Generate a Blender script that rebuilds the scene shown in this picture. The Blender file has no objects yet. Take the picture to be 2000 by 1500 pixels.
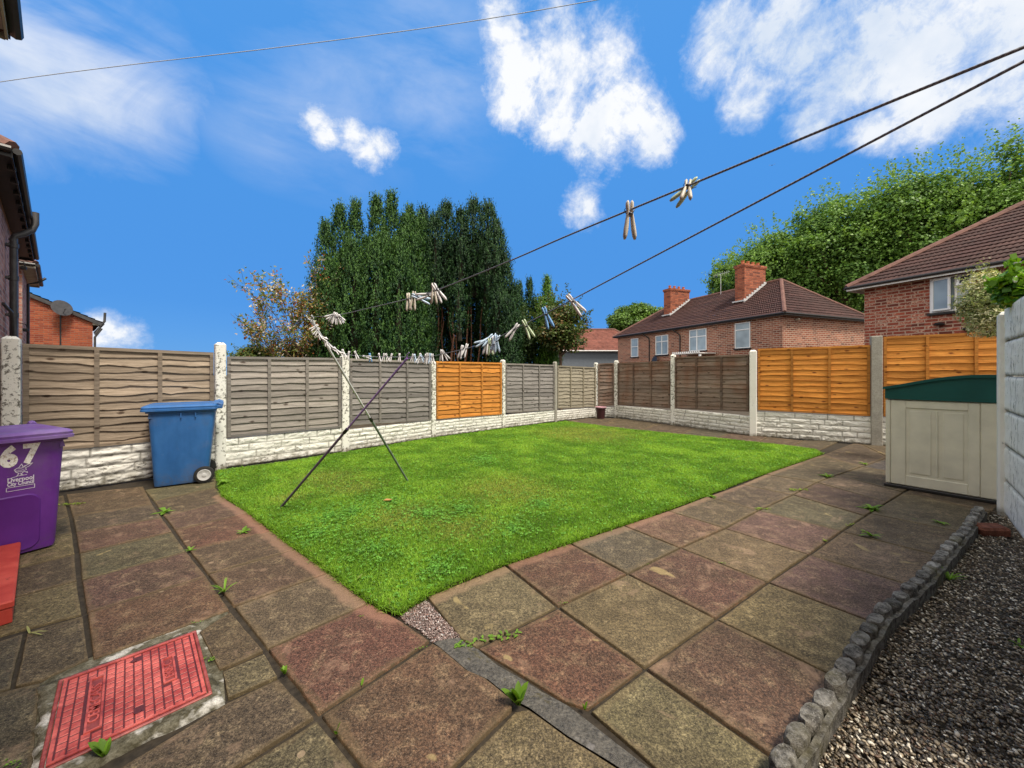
import bpy, math, random
import numpy as np
from mathutils import Vector, Matrix, noise as mnoise

random.seed(7); RNG = np.random.default_rng(11)
R = math.radians
C = bpy.context.scene.collection
CAMH, HZ, F = 1.4, 730.0, 750.0
V = Vector

def P(px, py, d):            # a point at depth d seen at photo pixel (px, py)
    return V(((px-1000)/F*d, d, CAMH+(HZ-py)/F*d))
def G(px, py, z=0.0):        # the ground point at a photo pixel
    d = (CAMH-z)*F/(py-HZ)
    return V(((px-1000)/F*d, d, z))
def lerp(a, b, t): return a+(b-a)*t

# ------------------------------------------------------------------ objects
def link(o, parent=None):
    C.objects.link(o)
    if parent is not None: o.parent = parent
    return o
def tag(o, label=None, cat=None, group=None, kind=None):
    if label: o['label'] = label
    if cat: o['category'] = cat
    if group: o['group'] = group
    if kind: o['kind'] = kind
    return o
def empty(name, loc, rz=0.0, label=None, cat=None, group=None):
    o = bpy.data.objects.new(name, None); o.empty_display_size = 0.1
    o.location = loc; o.rotation_euler = (0, 0, rz); C.objects.link(o)
    return tag(o, label, cat, group)
def copy_tree(o, parent=None):
    c = o.copy(); C.objects.link(c); c.parent = parent
    for ch in list(o.children): copy_tree(ch, c)
    return c

class MB:
    """collects shapes into one mesh"""
    def __init__(s): s.v = []; s.f = []; s.c = []; s.m = []; s.cur = (1, 1, 1); s.mi = 0
    def add(s, vs, fs, col=None):
        b = len(s.v); c = col or s.cur
        for p in vs: s.v.append((p[0], p[1], p[2])); s.c.append(c)
        for f in fs: s.f.append(tuple(b+i for i in f)); s.m.append(s.mi)
    def box(s, c, size, ax=None, col=None, taper=1.0, bev=0.0):
        hx, hy, hz = size[0]/2, size[1]/2, size[2]/2
        X, Y, Z = ax or (V((1,0,0)), V((0,1,0)), V((0,0,1)))
        c = V(c); vs = []
        if bev > 0:      # chamfered box
            b = min(bev, hx*.9, hy*.9, hz*.9)
            idx = {}
            for sx in (-1,1):
                for sy in (-1,1):
                    for sz in (-1,1):
                        for k in range(3):
                            p = [sx*hx, sy*hy, sz*hz]
                            for j in range(3):
                                if j != k: p[j] -= (sx,sy,sz)[j]*b
                            idx[(sx,sy,sz,k)] = len(vs); vs.append(c+X*p[0]+Y*p[1]+Z*p[2])
            fs = []
            for k in range(3):
                a, d = [j for j in range(3) if j != k]
                for sg in (-1,1):
                    q = []
                    for (u, w) in ((-1,-1),(1,-1),(1,1),(-1,1)):
                        t = [0,0,0]; t[k]=sg; t[a]=u; t[d]=w; q.append(idx[(t[0],t[1],t[2],k)])
                    fs.append(q)
            for k in range(3):   # edges parallel to k
                a, d = [j for j in range(3) if j != k]
                for u in (-1,1):
                    for w in (-1,1):
                        q = []
                        for (e, kk) in ((-1,a),(1,a),(1,d),(-1,d)):
                            t = [0,0,0]; t[k]=e; t[a]=u; t[d]=w; q.append(idx[(t[0],t[1],t[2],kk)])
                        fs.append(q)
            for sx in (-1,1):
                for sy in (-1,1):
                    for sz in (-1,1): fs.append([idx[(sx,sy,sz,k)] for k in range(3)])
            s.add(vs, fs, col); return
        for sz in (-1,1):
            t = taper if sz > 0 else 1.0
            for sx, sy in ((-1,-1),(1,-1),(1,1),(-1,1)):
                vs.append(c+X*(sx*hx*t)+Y*(sy*hy*t)+Z*(sz*hz))
        s.add(vs, [(3,2,1,0),(4,5,6,7),(0,1,5,4),(1,2,6,5),(2,3,7,6),(3,0,4,7)], col)
    def tube(s, pts, r, n=8, col=None, cap=True, r1=None):
        pts = [V(p) for p in pts]; N = len(pts); rings = []; vs = []
        prev = None
        for i, p in enumerate(pts):
            t = (pts[min(i+1,N-1)]-pts[max(i-1,0)]).normalized()
            if prev is None:
                a = V((0,0,1)) if abs(t.z) < .9 else V((1,0,0))
                u = t.cross(a).normalized()
            else:
                u = (prev-t*prev.dot(t)).normalized()
            prev = u; w = t.cross(u)
            rr = r if not callable(r) else r(i/(N-1))
            if r1 is not None: rr = r+(r1-r)*i/(N-1)
            for k in range(n):
                a = 2*math.pi*k/n; vs.append(p+u*(math.cos(a)*rr)+w*(math.sin(a)*rr))
        fs = []
        for i in range(N-1):
            for k in range(n):
                k2 = (k+1) % n
                fs.append((i*n+k, i*n+k2, (i+1)*n+k2, (i+1)*n+k))
        if cap: fs.append(tuple(range(n-1,-1,-1))); fs.append(tuple((N-1)*n+k for k in range(n)))
        s.add(vs, fs, col)
    def prism(s, poly, z0, z1, col=None, bottom=True):
        n = len(poly)
        vs = [(p[0],p[1],z0) for p in poly]+[(p[0],p[1],z1) for p in poly]
        fs = [tuple(n+i for i in range(n))]+[(i,(i+1)%n,n+(i+1)%n,n+i) for i in range(n)]
        if bottom: fs.append(tuple(range(n-1,-1,-1)))
        s.add(vs, fs, col)
    def loft(s, rings, col=None, caps=True):
        n = len(rings[0]); vs = [p for r in rings for p in r]; fs = []
        for i in range(len(rings)-1):
            for k in range(n): fs.append((i*n+k, i*n+(k+1)%n, (i+1)*n+(k+1)%n, (i+1)*n+k))
        if caps: fs.append(tuple(range(n-1,-1,-1))); fs.append(tuple((len(rings)-1)*n+k for k in range(n)))
        s.add(vs, fs, col)
    def build(s, name, mat, parent=None, smooth=False, loc=None, rz=None, fixn=True):
        me = bpy.data.meshes.new(name); me.from_pydata(s.v, [], s.f)
        for m in (mat if isinstance(mat, (list, tuple)) else [mat]): me.materials.append(m)
        if any(s.m): me.polygons.foreach_set('material_index', s.m)
        ca = me.color_attributes.new('Col', 'FLOAT_COLOR', 'POINT')
        a = np.ones((len(s.v), 4), np.float32); a[:, :3] = np.array(s.c, np.float32).reshape(-1, 3)
        ca.data.foreach_set('color', a.ravel())
        if fixn:
            import bmesh
            bm = bmesh.new(); bm.from_mesh(me); bmesh.ops.recalc_face_normals(bm, faces=bm.faces); bm.to_mesh(me); bm.free()
        if smooth: me.polygons.foreach_set('use_smooth', [True]*len(me.polygons))
        if smooth and smooth != 'all':
            try: me.set_sharp_from_angle(angle=R(38))
            except Exception: pass
        me.update()
        o = link(bpy.data.objects.new(name, me), parent)
        if loc is not None: o.location = loc
        if rz is not None: o.rotation_euler = (0, 0, rz)
        return o

def fast_mesh(name, verts, faces, mat, parent=None, cols=None, smooth=False, loc=None):
    """verts (N,3); faces (M,k); cols per vertex (N,3)"""
    me = bpy.data.meshes.new(name); n, k = faces.shape
    me.vertices.add(len(verts)); me.vertices.foreach_set('co', np.ascontiguousarray(verts, np.float32).ravel())
    me.loops.add(n*k); me.loops.foreach_set('vertex_index', np.ascontiguousarray(faces, np.int32).ravel())
    me.polygons.add(n); me.polygons.foreach_set('loop_start', np.arange(0, n*k, k, dtype=np.int32))
    try: me.polygons.foreach_set('loop_total', np.full(n, k, np.int32))
    except Exception: pass
    if smooth: me.polygons.foreach_set('use_smooth', np.ones(n, bool))
    me.update(calc_edges=True)
    if cols is not None:
        a = np.ones((len(verts), 4), np.float32); a[:, :3] = cols
        me.color_attributes.new('Col', 'FLOAT_COLOR', 'POINT').data.foreach_set('color', a.ravel())
    me.materials.append(mat)
    o = link(bpy.data.objects.new(name, me), parent)
    if loc is not None: o.location = loc
    return o

# ------------------------------------------------------------------ materials
class NT:
    def __init__(s, name):
        s.mat = bpy.data.materials.new(name); s.mat.use_nodes = True
        s.t = s.mat.node_tree; s.t.nodes.clear()
        s.out = s.t.nodes.new('ShaderNodeOutputMaterial'); s.p = s.t.nodes.new('ShaderNodeBsdfPrincipled')
        s.t.links.new(s.p.outputs[0], s.out.inputs[0])
        s.tc = s.t.nodes.new('ShaderNodeTexCoord')
        s.obj = s.tc.outputs['Object']
    def put(s, sock, v):
        if isinstance(v, bpy.types.NodeSocket): s.t.links.new(v, sock)
        elif v is not None:
            if hasattr(sock.default_value, '__len__') and not hasattr(v, '__len__'): v = [v]*len(sock.default_value)
            if hasattr(sock.default_value, '__len__') and len(sock.default_value) == 4 and len(v) == 3: v = (*v, 1)
            sock.default_value = v
    def n(s, typ, out=0, props=None, **kw):
        nd = s.t.nodes.new('ShaderNode'+typ)
        for k, v in (props or {}).items(): setattr(nd, k, v)
        for k, v in kw.items():
            key = int(k[1:]) if k[0] == 'i' and k[1:].isdigit() else k.replace('_', ' ')
            s.put(nd.inputs[key], v)
        return nd.outputs[out]
    def math(s, op, a, b=None, c=None, clamp=False):
        nd = s.t.nodes.new('ShaderNodeMath'); nd.operation = op; nd.use_clamp = clamp
        s.put(nd.inputs[0], a)
        if b is not None: s.put(nd.inputs[1], b)
        if c is not None: s.put(nd.inputs[2], c)
        return nd.outputs[0]
    def scale(s, vec, sc, loc=(0,0,0)):
        return s.n('Mapping', Vector=vec, Scale=sc, Location=loc)
    def noise(s, sc, detail=4, rough=.55, vec=None, dist=0, out=0):
        return s.n('TexNoise', out=out, Vector=vec or s.obj, Scale=sc, Detail=detail, Roughness=rough, Distortion=dist)
    def voro(s, sc, vec=None, feature='F1', out=0, rnd=1.0):
        return s.n('TexVoronoi', out=out, props={'feature': feature}, Vector=vec or s.obj, Scale=sc, Randomness=rnd)
    def ramp(s, fac, *stops, interp='LINEAR'):
        nd = s.t.nodes.new('ShaderNodeValToRGB'); e = nd.color_ramp.elements; nd.color_ramp.interpolation = interp
        while len(e) < len(stops): e.new(.5)
        for i, (p, c) in enumerate(stops):
            e[i].position = p; c = (c, c, c) if not hasattr(c, '__len__') else c; e[i].color = (*c[:3], 1)
        s.put(nd.inputs[0], fac); return nd.outputs[0]
    def mix(s, fac, a, b, mode='MIX'):
        nd = s.t.nodes.new('ShaderNodeMix'); nd.data_type = 'RGBA'; nd.blend_type = mode; nd.clamp_factor = True
        s.put(nd.inputs[0], fac); s.put(nd.inputs[6], a); s.put(nd.inputs[7], b); return nd.outputs[2]
    def attr(s, name='Col', out=0):
        nd = s.t.nodes.new('ShaderNodeAttribute'); nd.attribute_name = name; return nd.outputs[out]
    def bump(s, h, strength=.5, dist=.01, normal=None):
        return s.n('Bump', Height=h, Strength=strength, Distance=dist, Normal=normal)
    def rnd(s): return s.n('ObjectInfo', out='Random')
    def fin(s, col=None, rough=.6, normal=None, metal=0, spec=.4, **kw):
        s.put(s.p.inputs['Base Color'], col); s.put(s.p.inputs['Roughness'], rough)
        if normal is not None: s.put(s.p.inputs['Normal'], normal)
        s.put(s.p.inputs['Metallic'], metal); s.put(s.p.inputs['Specular IOR Level'], spec)
        for k, v in kw.items(): s.put(s.p.inputs[k.replace('_', ' ')], v)
        return s.mat

def m_plain(name, col, rough=.5, var=.15, sc=12, bump=.1, spec=.4, metal=0, bs=60, bd=.002):
    t = NT(name); f = t.noise(sc, 5)
    c = t.mix(1.0, col, t.ramp(f, (.3, 1-var), (.7, 1+var)), 'MULTIPLY')
    return t.fin(c, rough, t.bump(t.noise(bs, 3), bump, bd) if bump else None, metal, spec)

def m_slab():
    t = NT('paving_slab'); a = t.attr('Col'); e = t.attr('edge', 2)
    big = t.noise(2.3, 5, .6); mid = t.noise(11, 5, .65, dist=.4); fine = t.noise(130, 3, .8); sp = t.noise(330, 2, .7)
    c = t.mix(t.ramp(big, (.42, 0), (.66, .55)), a, (.052, .040, .025))            # dark weathering
    c = t.mix(t.ramp(mid, (.52, 0), (.72, .5)), c, t.mix(.45, a, (.34, .27, .15)))
    c = t.mix(1.0, c, t.ramp(mid, (.3, .72), (.7, 1.22)), 'MULTIPLY')
    c = t.mix(1.0, c, t.ramp(fine, (.32, .28), (.5, .95), (.68, 1.9)), 'MULTIPLY')
    mid2 = t.noise(62, 4, .75); c = t.mix(1.0, c, t.ramp(mid2, (.34, .34), (.5, 1.0), (.66, 1.7)), 'MULTIPLY')
    c = t.mix(t.ramp(sp, (.61, 0), (.69, .6)), c, (.42, .34, .26))
    c = t.mix(t.ramp(sp, (.30, .7), (.36, 0)), c, (.02, .016, .012))
    # pale lichen dots
    v = t.voro(5.5); k = t.voro(5.5, out=1); ks = t.n('SeparateColor', Color=k)
    rad = t.math('MULTIPLY_ADD', ks, .09, .02)
    on = t.math('GREATER_THAN', t.n('SeparateColor', out=1, Color=k), .55)
    wob = t.math('MULTIPLY_ADD', t.noise(60, 3), .05, -.025)
    dot = t.math('MULTIPLY', t.math('LESS_THAN', t.math('ADD', v, wob), rad), on)
    c = t.mix(t.math('MULTIPLY', dot, .7), c, (.30, .22, .14))
    bl = t.noise(5.2, 5, .68, vec=t.scale(t.obj,(1,1,1),(9,2,1)), dist=.5); c = t.mix(t.ramp(bl, (.58, 0), (.70, .6)), c, t.mix(.5, a, (.50, .33, .22)))
    # moss / pale edges of each slab, where e runs 0 (edge) .. 1
    en = t.math('ADD', e, t.math('MULTIPLY_ADD', t.noise(14, 5, .7), .9, -.45))
    c = t.mix(t.ramp(en, (-.0, .65), (.045, .0)), c, (.045, .036, .020)); c = t.mix(t.ramp(t.math('ADD', e, t.math('MULTIPLY_ADD', t.noise(7, 4, .6), 1.4, -.95)), (.0, .30), (.2, .0)), c, (.17, .12, .06))
    # washed band beside the lawn
    l = t.attr('lawn', 2)
    ln = t.math('ADD', l, t.math('MULTIPLY_ADD', t.noise(9, 4, .6), .10, -.05))
    band = t.math('MULTIPLY_ADD', ln, -28.0, 28*.098+.5, clamp=True)
    clean = t.mix(1.0, t.mix(.45, t.mix(1.0, a, (1.5,1.5,1.5), 'MULTIPLY'), (.30, .17, .115)), t.ramp(fine, (.3, .75), (.75, 1.5)), 'MULTIPLY')
    c = t.mix(t.math('MULTIPLY', band, t.math('MULTIPLY', t.attr('band', 2), .9)), c, clean)
    # yellow worn patches
    yp = t.noise(3.1, 3, .5, dist=1.0, vec=t.scale(t.obj, (1,1,1), (5,3,0)))
    c = t.mix(t.ramp(yp, (.70, 0), (.73, .6)), c, (.38, .29, .13))
    h = t.math('ADD', t.math('MULTIPLY', fine, .6), t.math('MULTIPLY', mid, .8))
    r = t.ramp(big, (.35, .55), (.65, .8))
    return t.fin(c, r, t.bump(h, .8, .005), spec=.28)

def m_wood(name, c1, c2, knot, stain=None, rough=.75, gap=.5):
    t = NT(name); v = t.scale(t.obj, (1.6, 9, 26)); rn = t.attr('Col')
    sh = t.n('VectorMath', props={'operation': 'ADD'}, i0=v, i1=t.n('VectorMath', props={'operation': 'SCALE'}, i0=rn, Scale=37.0))
    g = t.noise(2.2, 6, .7, vec=sh, dist=.5); g2 = t.noise(1.1, 3, .5, vec=sh)
    fineg = t.noise(6, 6, .8, vec=t.scale(t.obj, (2, 20, 60)))
    c = t.mix(t.ramp(g, (.32, 0), (.68, 1)), c1, c2)
    c = t.mix(1.0, c, t.ramp(fineg, (.3, .55), (.7, 1.3)), 'MULTIPLY')
    c = t.mix(1.0, c, t.ramp(g2, (.3, .78), (.7, 1.15)), 'MULTIPLY')
    if stain: c = t.mix(t.ramp(t.noise(1.7, 4, .6), (.45, 0), (.7, .75)), c, stain)
    kv = t.scale(t.obj, (4.2, 4, 9)); kd = t.voro(1.0, vec=kv)
    kk = t.math('ADD', kd, t.math('MULTIPLY_ADD', t.noise(30, 3), .16, -.08))
    c = t.mix(t.ramp(kk, (.08, .95), (.19, 0)), c, knot)
    c = t.mix(1.0, c, t.ramp(t.rnd(), (0, (.80,.81,.83)), (1, (1.14,1.12,1.08))), 'MULTIPLY'); sep = t.n('SeparateColor', Color=rn)
    c = t.mix(1.0, c, t.math('MULTIPLY_ADD', sep, gap, 1-gap*.5), 'MULTIPLY')
    return t.fin(c, rough, t.bump(fineg, .35, .003), spec=.25)

def m_whitepaint(name, amount=.5, base=(.86,.85,.80), under=(.10,.09,.07), dirt=(.16,.14,.09), dirt_h=.16, streak=True):
    t = NT(name); vec = t.scale(t.obj, (1, 1, .45 if streak == 'v' else 2.6 if streak else 1))
    a = t.noise(26, 5, .72, vec=vec, dist=.3); b = t.noise(3.2, 4, .6)
    k = t.math('ADD', a, t.math('MULTIPLY_ADD', b, .36, -.18))
    k = t.math('ADD', k, amount*.20-.09)
    c = t.mix(t.ramp(t.noise(2.2, 4), (.35, 0), (.7, .5)), base, (base[0]*.80, base[1]*.79, base[2]*.74))
    c = t.mix(t.ramp(k, (.60, 0), (.66, .92)), c, under)
    g = t.n('SeparateColor', Color=t.attr('Col'))
    c = t.mix(t.math('MULTIPLY', t.math('SUBTRACT', 1, g), .9), c, under)          # grime lodged in grooves
    z = t.n('SeparateXYZ', out=2, Vector=t.obj)
    dz = t.math('SUBTRACT', 1.0, t.math('DIVIDE', z, dirt_h), clamp=True)
    dd = t.math('MULTIPLY', dz, t.ramp(t.noise(9, 5, .7), (.35, 0), (.6, 1.0)))
    c = t.mix(dd, c, dirt)
    return t.fin(c, .7, t.bump(t.math('ADD', a, t.noise(80, 3)), .4, .004), spec=.3)

def m_brick(name, c1, c2, mortar, pale=(.5,.34,.26), palef=.4, bw=.36, rh=.122, msz=.016, blot=(.09,.03,.025)):
    t = NT(name)
    sx = t.n('SeparateXYZ', Vector=t.obj); sy = t.n('SeparateXYZ', out=1, Vector=t.obj); sz = t.n('SeparateXYZ', out=2, Vector=t.obj)
    nx = t.math('ABSOLUTE', t.n('SeparateXYZ', Vector=t.tc.outputs['Normal']))
    pick = t.math('GREATER_THAN', nx, .6)
    u = t.math('ADD', t.math('MULTIPLY', sy, pick), t.math('MULTIPLY', sx, t.math('SUBTRACT', 1, pick)))
    vec = t.n('CombineXYZ', X=u, Y=sz, Z=0.0)
    b = t.t.nodes.new('ShaderNodeTexBrick'); t.put(b.inputs['Vector'], vec)
    for k, v in (('Scale', 1.0), ('Mortar Size', msz), ('Brick Width', bw), ('Row Height', rh), ('Mortar Smooth', .3), ('Bias', 0.0)): b.inputs[k].default_value = v
    b.inputs['Color1'].default_value = (0,0,0,1); b.inputs['Color2'].default_value = (1,1,1,1); b.inputs['Mortar'].default_value = (.5,.5,.5,1)
    rn = b.outputs[0]; fac = b.outputs[1]
    c = t.mix(rn, c1, c2)
    blk = t.noise(1.0, 1, vec=t.n('CombineXYZ', X=t.math('SNAP', u, bw), Y=t.math('SNAP', sz, rh), Z=3.3))
    wn = t.n('TexWhiteNoise', Vector=t.n('CombineXYZ', X=t.math('SNAP', t.math('ADD', u, t.math('MULTIPLY', rn, .01)), bw), Y=t.math('SNAP', sz, rh), Z=0.0))
    c = t.mix(t.ramp(wn, (.0, .8), (.3, 0)), c, blot)
    n1 = t.noise(16, 4, .7, vec=vec)
    c = t.mix(t.ramp(t.math('ADD', n1, t.math('MULTIPLY_ADD', wn, .16, -.08)), (.54, 0), (.66, palef)), c, pale)
    c = t.mix(1.0, c, t.ramp(t.noise(.7, 4), (.3, .8), (.7, 1.15)), 'MULTIPLY')
    c = t.mix(fac, c, mortar)
    h = t.math('ADD', t.math('MULTIPLY', fac, -1.0), t.math('MULTIPLY', n1, .3))
    return t.fin(c, .85, t.bump(h, .7, .012), spec=.2)

def m_leaf(name, trans=.3, rough=.5, spec=.35):
    t = NT(name); a = t.attr('Col')
    t.fin(a, rough, spec=spec)
    tr = t.n('BsdfTranslucent', Color=t.mix(1.0, a, (1.25, 1.2, .6), 'MULTIPLY'))
    mx = t.t.nodes.new('ShaderNodeMixShader'); mx.inputs[0].default_value = trans
    t.t.links.new(t.p.outputs[0], mx.inputs[1]); t.t.links.new(tr, mx.inputs[2]); t.t.links.new(mx.outputs[0], t.out.inputs[0])
    return t.mat

def m_vcol(name, rough=.7, sc=60, var=.2, bump=.3, bd=.003, spec=.3):
    t = NT(name); f = t.noise(sc, 4, .65)
    c = t.mix(1.0, t.attr('Col'), t.ramp(f, (.3, 1-var), (.7, 1+var)), 'MULTIPLY')
    return t.fin(c, rough, t.bump(f, bump, bd), spec=spec)

def m_concrete(name, col, dark=.35, sc=8, moss=None):
    t = NT(name); a = t.noise(sc, 6, .7); b = t.noise(90, 3, .7)
    c = t.mix(t.ramp(a, (.35, 0), (.7, 1)), tuple(x*dark for x in col), col)
    c = t.mix(1.0, c, t.ramp(b, (.3, .7), (.7, 1.3)), 'MULTIPLY')
    if moss: c = t.mix(t.ramp(t.noise(5, 4, .7, dist=.5), (.52, 0), (.66, .8)), c, moss)
    return t.fin(c, .8, t.bump(t.math('ADD', a, b), .6, .006), spec=.25)

def m_glass(name, col=(.25,.30,.33), rough=.08):
    t = NT(name); f = t.noise(1.2, 2)
    return t.fin(t.mix(t.ramp(f, (.3, 0), (.7, 1)), col, tuple(x*1.6 for x in col)), rough, spec=.9)

M = {}
M['slab'] = m_slab()
M['joint'] = m_plain('joint_dirt', (.035,.027,.018), .95, .5, 30, .6)
M['earth'] = m_plain('earth', (.06,.045,.028), .95, .4, 6, .5)
M['grey_wood'] = m_wood('weathered_grey_wood', (.230,.208,.192), (.335,.310,.290), (.06,.045,.038))
M['tan_wood'] = m_wood('weathered_tan_wood', (.25,.195,.145), (.385,.315,.245), (.055,.032,.02))
M['brown_wood'] = m_wood('weathered_brown_wood', (.20,.135,.10), (.28,.225,.19), (.05,.03,.02), stain=(.17,.07,.035))
M['pale_wood'] = m_wood('weathered_pale_wood', (.27,.235,.17), (.40,.36,.28), (.08,.06,.04))
M['orange_wood'] = m_wood('new_orange_wood', (.50,.175,.028), (.70,.31,.065), (.15,.04,.008), gap=.40)
M['dark_wood'] = m_wood('dark_brown_wood', (.07,.04,.028), (.12,.07,.05), (.02,.01,.01))
M['white'] = m_whitepaint('flaking_white_paint', .50)
M['white_post'] = m_whitepaint('chipped_white_post', .72, dirt_h=.10, streak=False)
M['white_clean'] = m_whitepaint('white_post_paint', .15, dirt_h=.08, streak=False)
M['white_old'] = m_whitepaint('worn_white_post', .95, under=(.20,.19,.15), streak=False)
M['conc'] = m_concrete('plain_concrete', (.40,.38,.33), .7, 5)
M['edging'] = m_concrete('weathered_edging', (.36,.35,.31), .14, 16, moss=(.09,.08,.035))
M['brick_mid'] = m_brick('multi_red_brick', (.21,.060,.038), (.36,.125,.075), (.46,.36,.28), pale=(.56,.36,.25), palef=.5, msz=.020)
M['brick_chim'] = m_brick('chimney_brick', (.27,.070,.038), (.42,.125,.065), (.20,.11,.08), pale=(.45,.24,.15), palef=.35)
M['brick_right'] = m_brick('old_red_brick', (.20,.042,.028), (.36,.085,.050), (.42,.29,.22), pale=(.66,.46,.34), palef=.8, msz=.020)
M['brick_left'] = m_brick('worn_pink_brick', (.34,.13,.10), (.50,.25,.19), (.42,.32,.27), pale=(.60,.45,.38), palef=.5)
M['brick_orange'] = m_brick('orange_brick', (.24,.052,.028), (.38,.095,.042), (.26,.12,.08), pale=(.62,.28,.14), palef=.2, blot=(.20,.04,.025), bw=.30, rh=.10)
M['tile'] = m_vcol('roof_tile', .75, 9, .3, .3, .01)
M['upvc'] = m_plain('white_upvc', (.80,.80,.80), .35, .04, 8, 0)
M['fascia_dark'] = m_plain('black_fascia', (.018,.018,.02), .5, .2, 10, 0)
M['fascia_cream'] = m_plain('cream_fascia', (.45,.42,.35), .6, .15, 6, 0)
M['soffit'] = m_plain('pale_soffit', (.48,.46,.40), .7, .2, 3, 0)
M['pipe_black'] = m_plain('black_pipe', (.022,.021,.022), .42, .3, 6, .1)
M['pipe_grey'] = m_plain('grey_black_pipe', (.055,.053,.055), .45, .3, 6, .15)
M['glass'] = m_glass('window_glass')
M['glass_net'] = m_glass('net_curtain_glass', (.22,.27,.30), .12)
M['glass_dark'] = m_glass('dark_glass', (.05,.055,.06))
M['lead'] = m_plain('lead_flashing', (.55,.55,.56), .5, .25, 9, .2)
M['pot'] = m_plain('terracotta', (.42,.13,.06), .8, .25, 12, .2)
M['render_grey'] = m_plain('grey_render', (.13,.15,.18), .9, .1, 4, .2)
M['leaf'] = m_leaf('leaf'); M['needle'] = m_leaf('needle', .18, .6, .25); M['grass'] = m_leaf('grass_blade', .38, .5, .28)
M['bark'] = m_plain('bark', (.13,.085,.055), .9, .45, 14, .8, bs=25, bd=.02)
M['bark_red'] = m_plain('reddish_bark', (.20,.095,.06), .9, .45, 9, .8, bs=20, bd=.02)
M['white_flat'] = None
M['pebble'] = m_vcol('pebble', .5, 120, .2, .1, .001, spec=.5)
SUN_E, EXPO = 3.6, 0.35
# ================================================================== GROUND
gm = MB(); S = 400
gm.add([(-S,-60,0),(S,-60,0),(S,S,0),(-S,S,0)], [(0,1,2,3)])
tag(gm.build('ground', M['earth'], loc=(0,0,-.06)), kind='structure')

LAWN = [(425,922),(436,968),(486,1000),(530,1034),(567,1063),(605,1090),(640,1115),(680,1146),(714,1172),(745,1190),(782,1200),
        (832,1166),(905,1135),(987,1103),(1113,1061),(1218,1026),(1305,996),(1380,968),(1449,941),(1494,925),(1604,887),
        (1590,879),(1480,866),(1400,857),(1250,842),(1180,834),(1105,824),(1060,829),(983,839),(845,857),(672,886),(560,904)]
LW = [G(*p).to_2d() for p in LAWN]
LWn = np.array([(p.x,p.y) for p in LW])
def seg_dist(pt, poly, closed=True):
    A = poly; B = np.roll(poly, -1, 0)
    if not closed: A = A[:-1]; B = B[:-1]
    pt = np.atleast_2d(pt)[:, None, :]; AB = B-A
    t = np.clip(((pt-A)*AB).sum(-1)/(AB**2).sum(-1), 0, 1)
    return np.sqrt(((A+AB*t[..., None]-pt)**2).sum(-1)).min(1)
def inside(pt, poly):
    pt = np.atleast_2d(pt); x = pt[:,0]; y = pt[:,1]; r = np.zeros(len(pt), bool)
    n = len(poly); j = n-1
    for i in range(n):
        xi, yi = poly[i]; xj, yj = poly[j]
        c = ((yi > y) != (yj > y)) & (x < (xj-xi)*(y-yi)/(yj-yi+1e-12)+xi)
        r ^= c; j = i
    return r
FRONT_EDGE = LWn[1:21]

RED, TAN, OLV, BRN, DRK, SLT, PNK = (.128,.060,.038), (.168,.130,.062), (.128,.104,.055), (.104,.063,.037), (.082,.061,.037), (.055,.055,.055), (.170,.090,.064)
SL = []
def sl(c, *q): SL.append((tuple(.87*lerp(x, m, .28) for x, m in zip(c, (.108,.078,.048))), q))
# between the long joint and the lawn
Mp = [(281,957),(300,979),(319,1008),(340,1035),(368,1075),(405,1122),(455,1185),(521,1269),(620,1397),(705,1500)]
Ep = [(424,934),(422,952),(447,978),(487,1001),(532,1036),(578,1072),(645,1117),(722,1177)]
cols = [OLV, BRN, RED, RED, BRN, BRN, OLV]
for i in range(7): sl(cols[i], Mp[i], Ep[i], Ep[i+1], Mp[i+1])
sl(RED, Mp[7], Ep[7], (790,1215), (842,1251), Mp[8])
Lp = [(128,966),(140,1009),(146,1040),(153,1081),(157,1133),(167,1197),(178,1290)]
Rp = [(281,950),(299,985),(318,1011),(338,1038),(366,1076),(405,1124),(452,1190)]
cols = [BRN, DRK, RED, OLV, RED, RED]
for i in range(6): sl(cols[i], Lp[i], Rp[i], Rp[i+1], Lp[i+1])
Qp = [(20,990),(0,1035),(-20,1075),(-40,1130),(-60,1190),(-80,1262)]
L2 = [(126,966),(137,1009),(143,1040),(149,1081),(153,1133),(163,1198)]
for i in range(5): sl([DRK,DRK,TAN,DRK,TAN][i], Qp[i], L2[i], L2[i+1], Qp[i+1])
sl(BRN, (50,1234),(165,1200),(177,1286),(84,1328),(24,1344))
sl(DRK, (-120,1290),(50,1234),(24,1344),(-160,1400))
sl((.075,.070,.035), (-160,1400),(24,1344),(84,1330),(66,1530),(40,1700),(-260,1700))
sl(BRN, (386,1234),(451,1192),(518,1270),(426,1311)); sl(OLV, (430,1313),(519,1275),(547,1321),(442,1367))
sl(BRN, (547,1324),(618,1399),(430,1520),(150,1700),(60,1720),(230,1500),(442,1372))
sl(OLV, (621,1401),(703,1500),(800,1625),(560,1800),(150,1800),(430,1522))
sl(RED, (624,1397),(845,1255),(862,1264),(913,1307),(953,1325),(1003,1366),(1003,1384),(786,1598),(705,1500))
sl(TAN, (1004,1387),(1033,1381),(1110,1436),(1186,1482),(1330,1575),(1100,1800),(786,1602))
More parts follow.
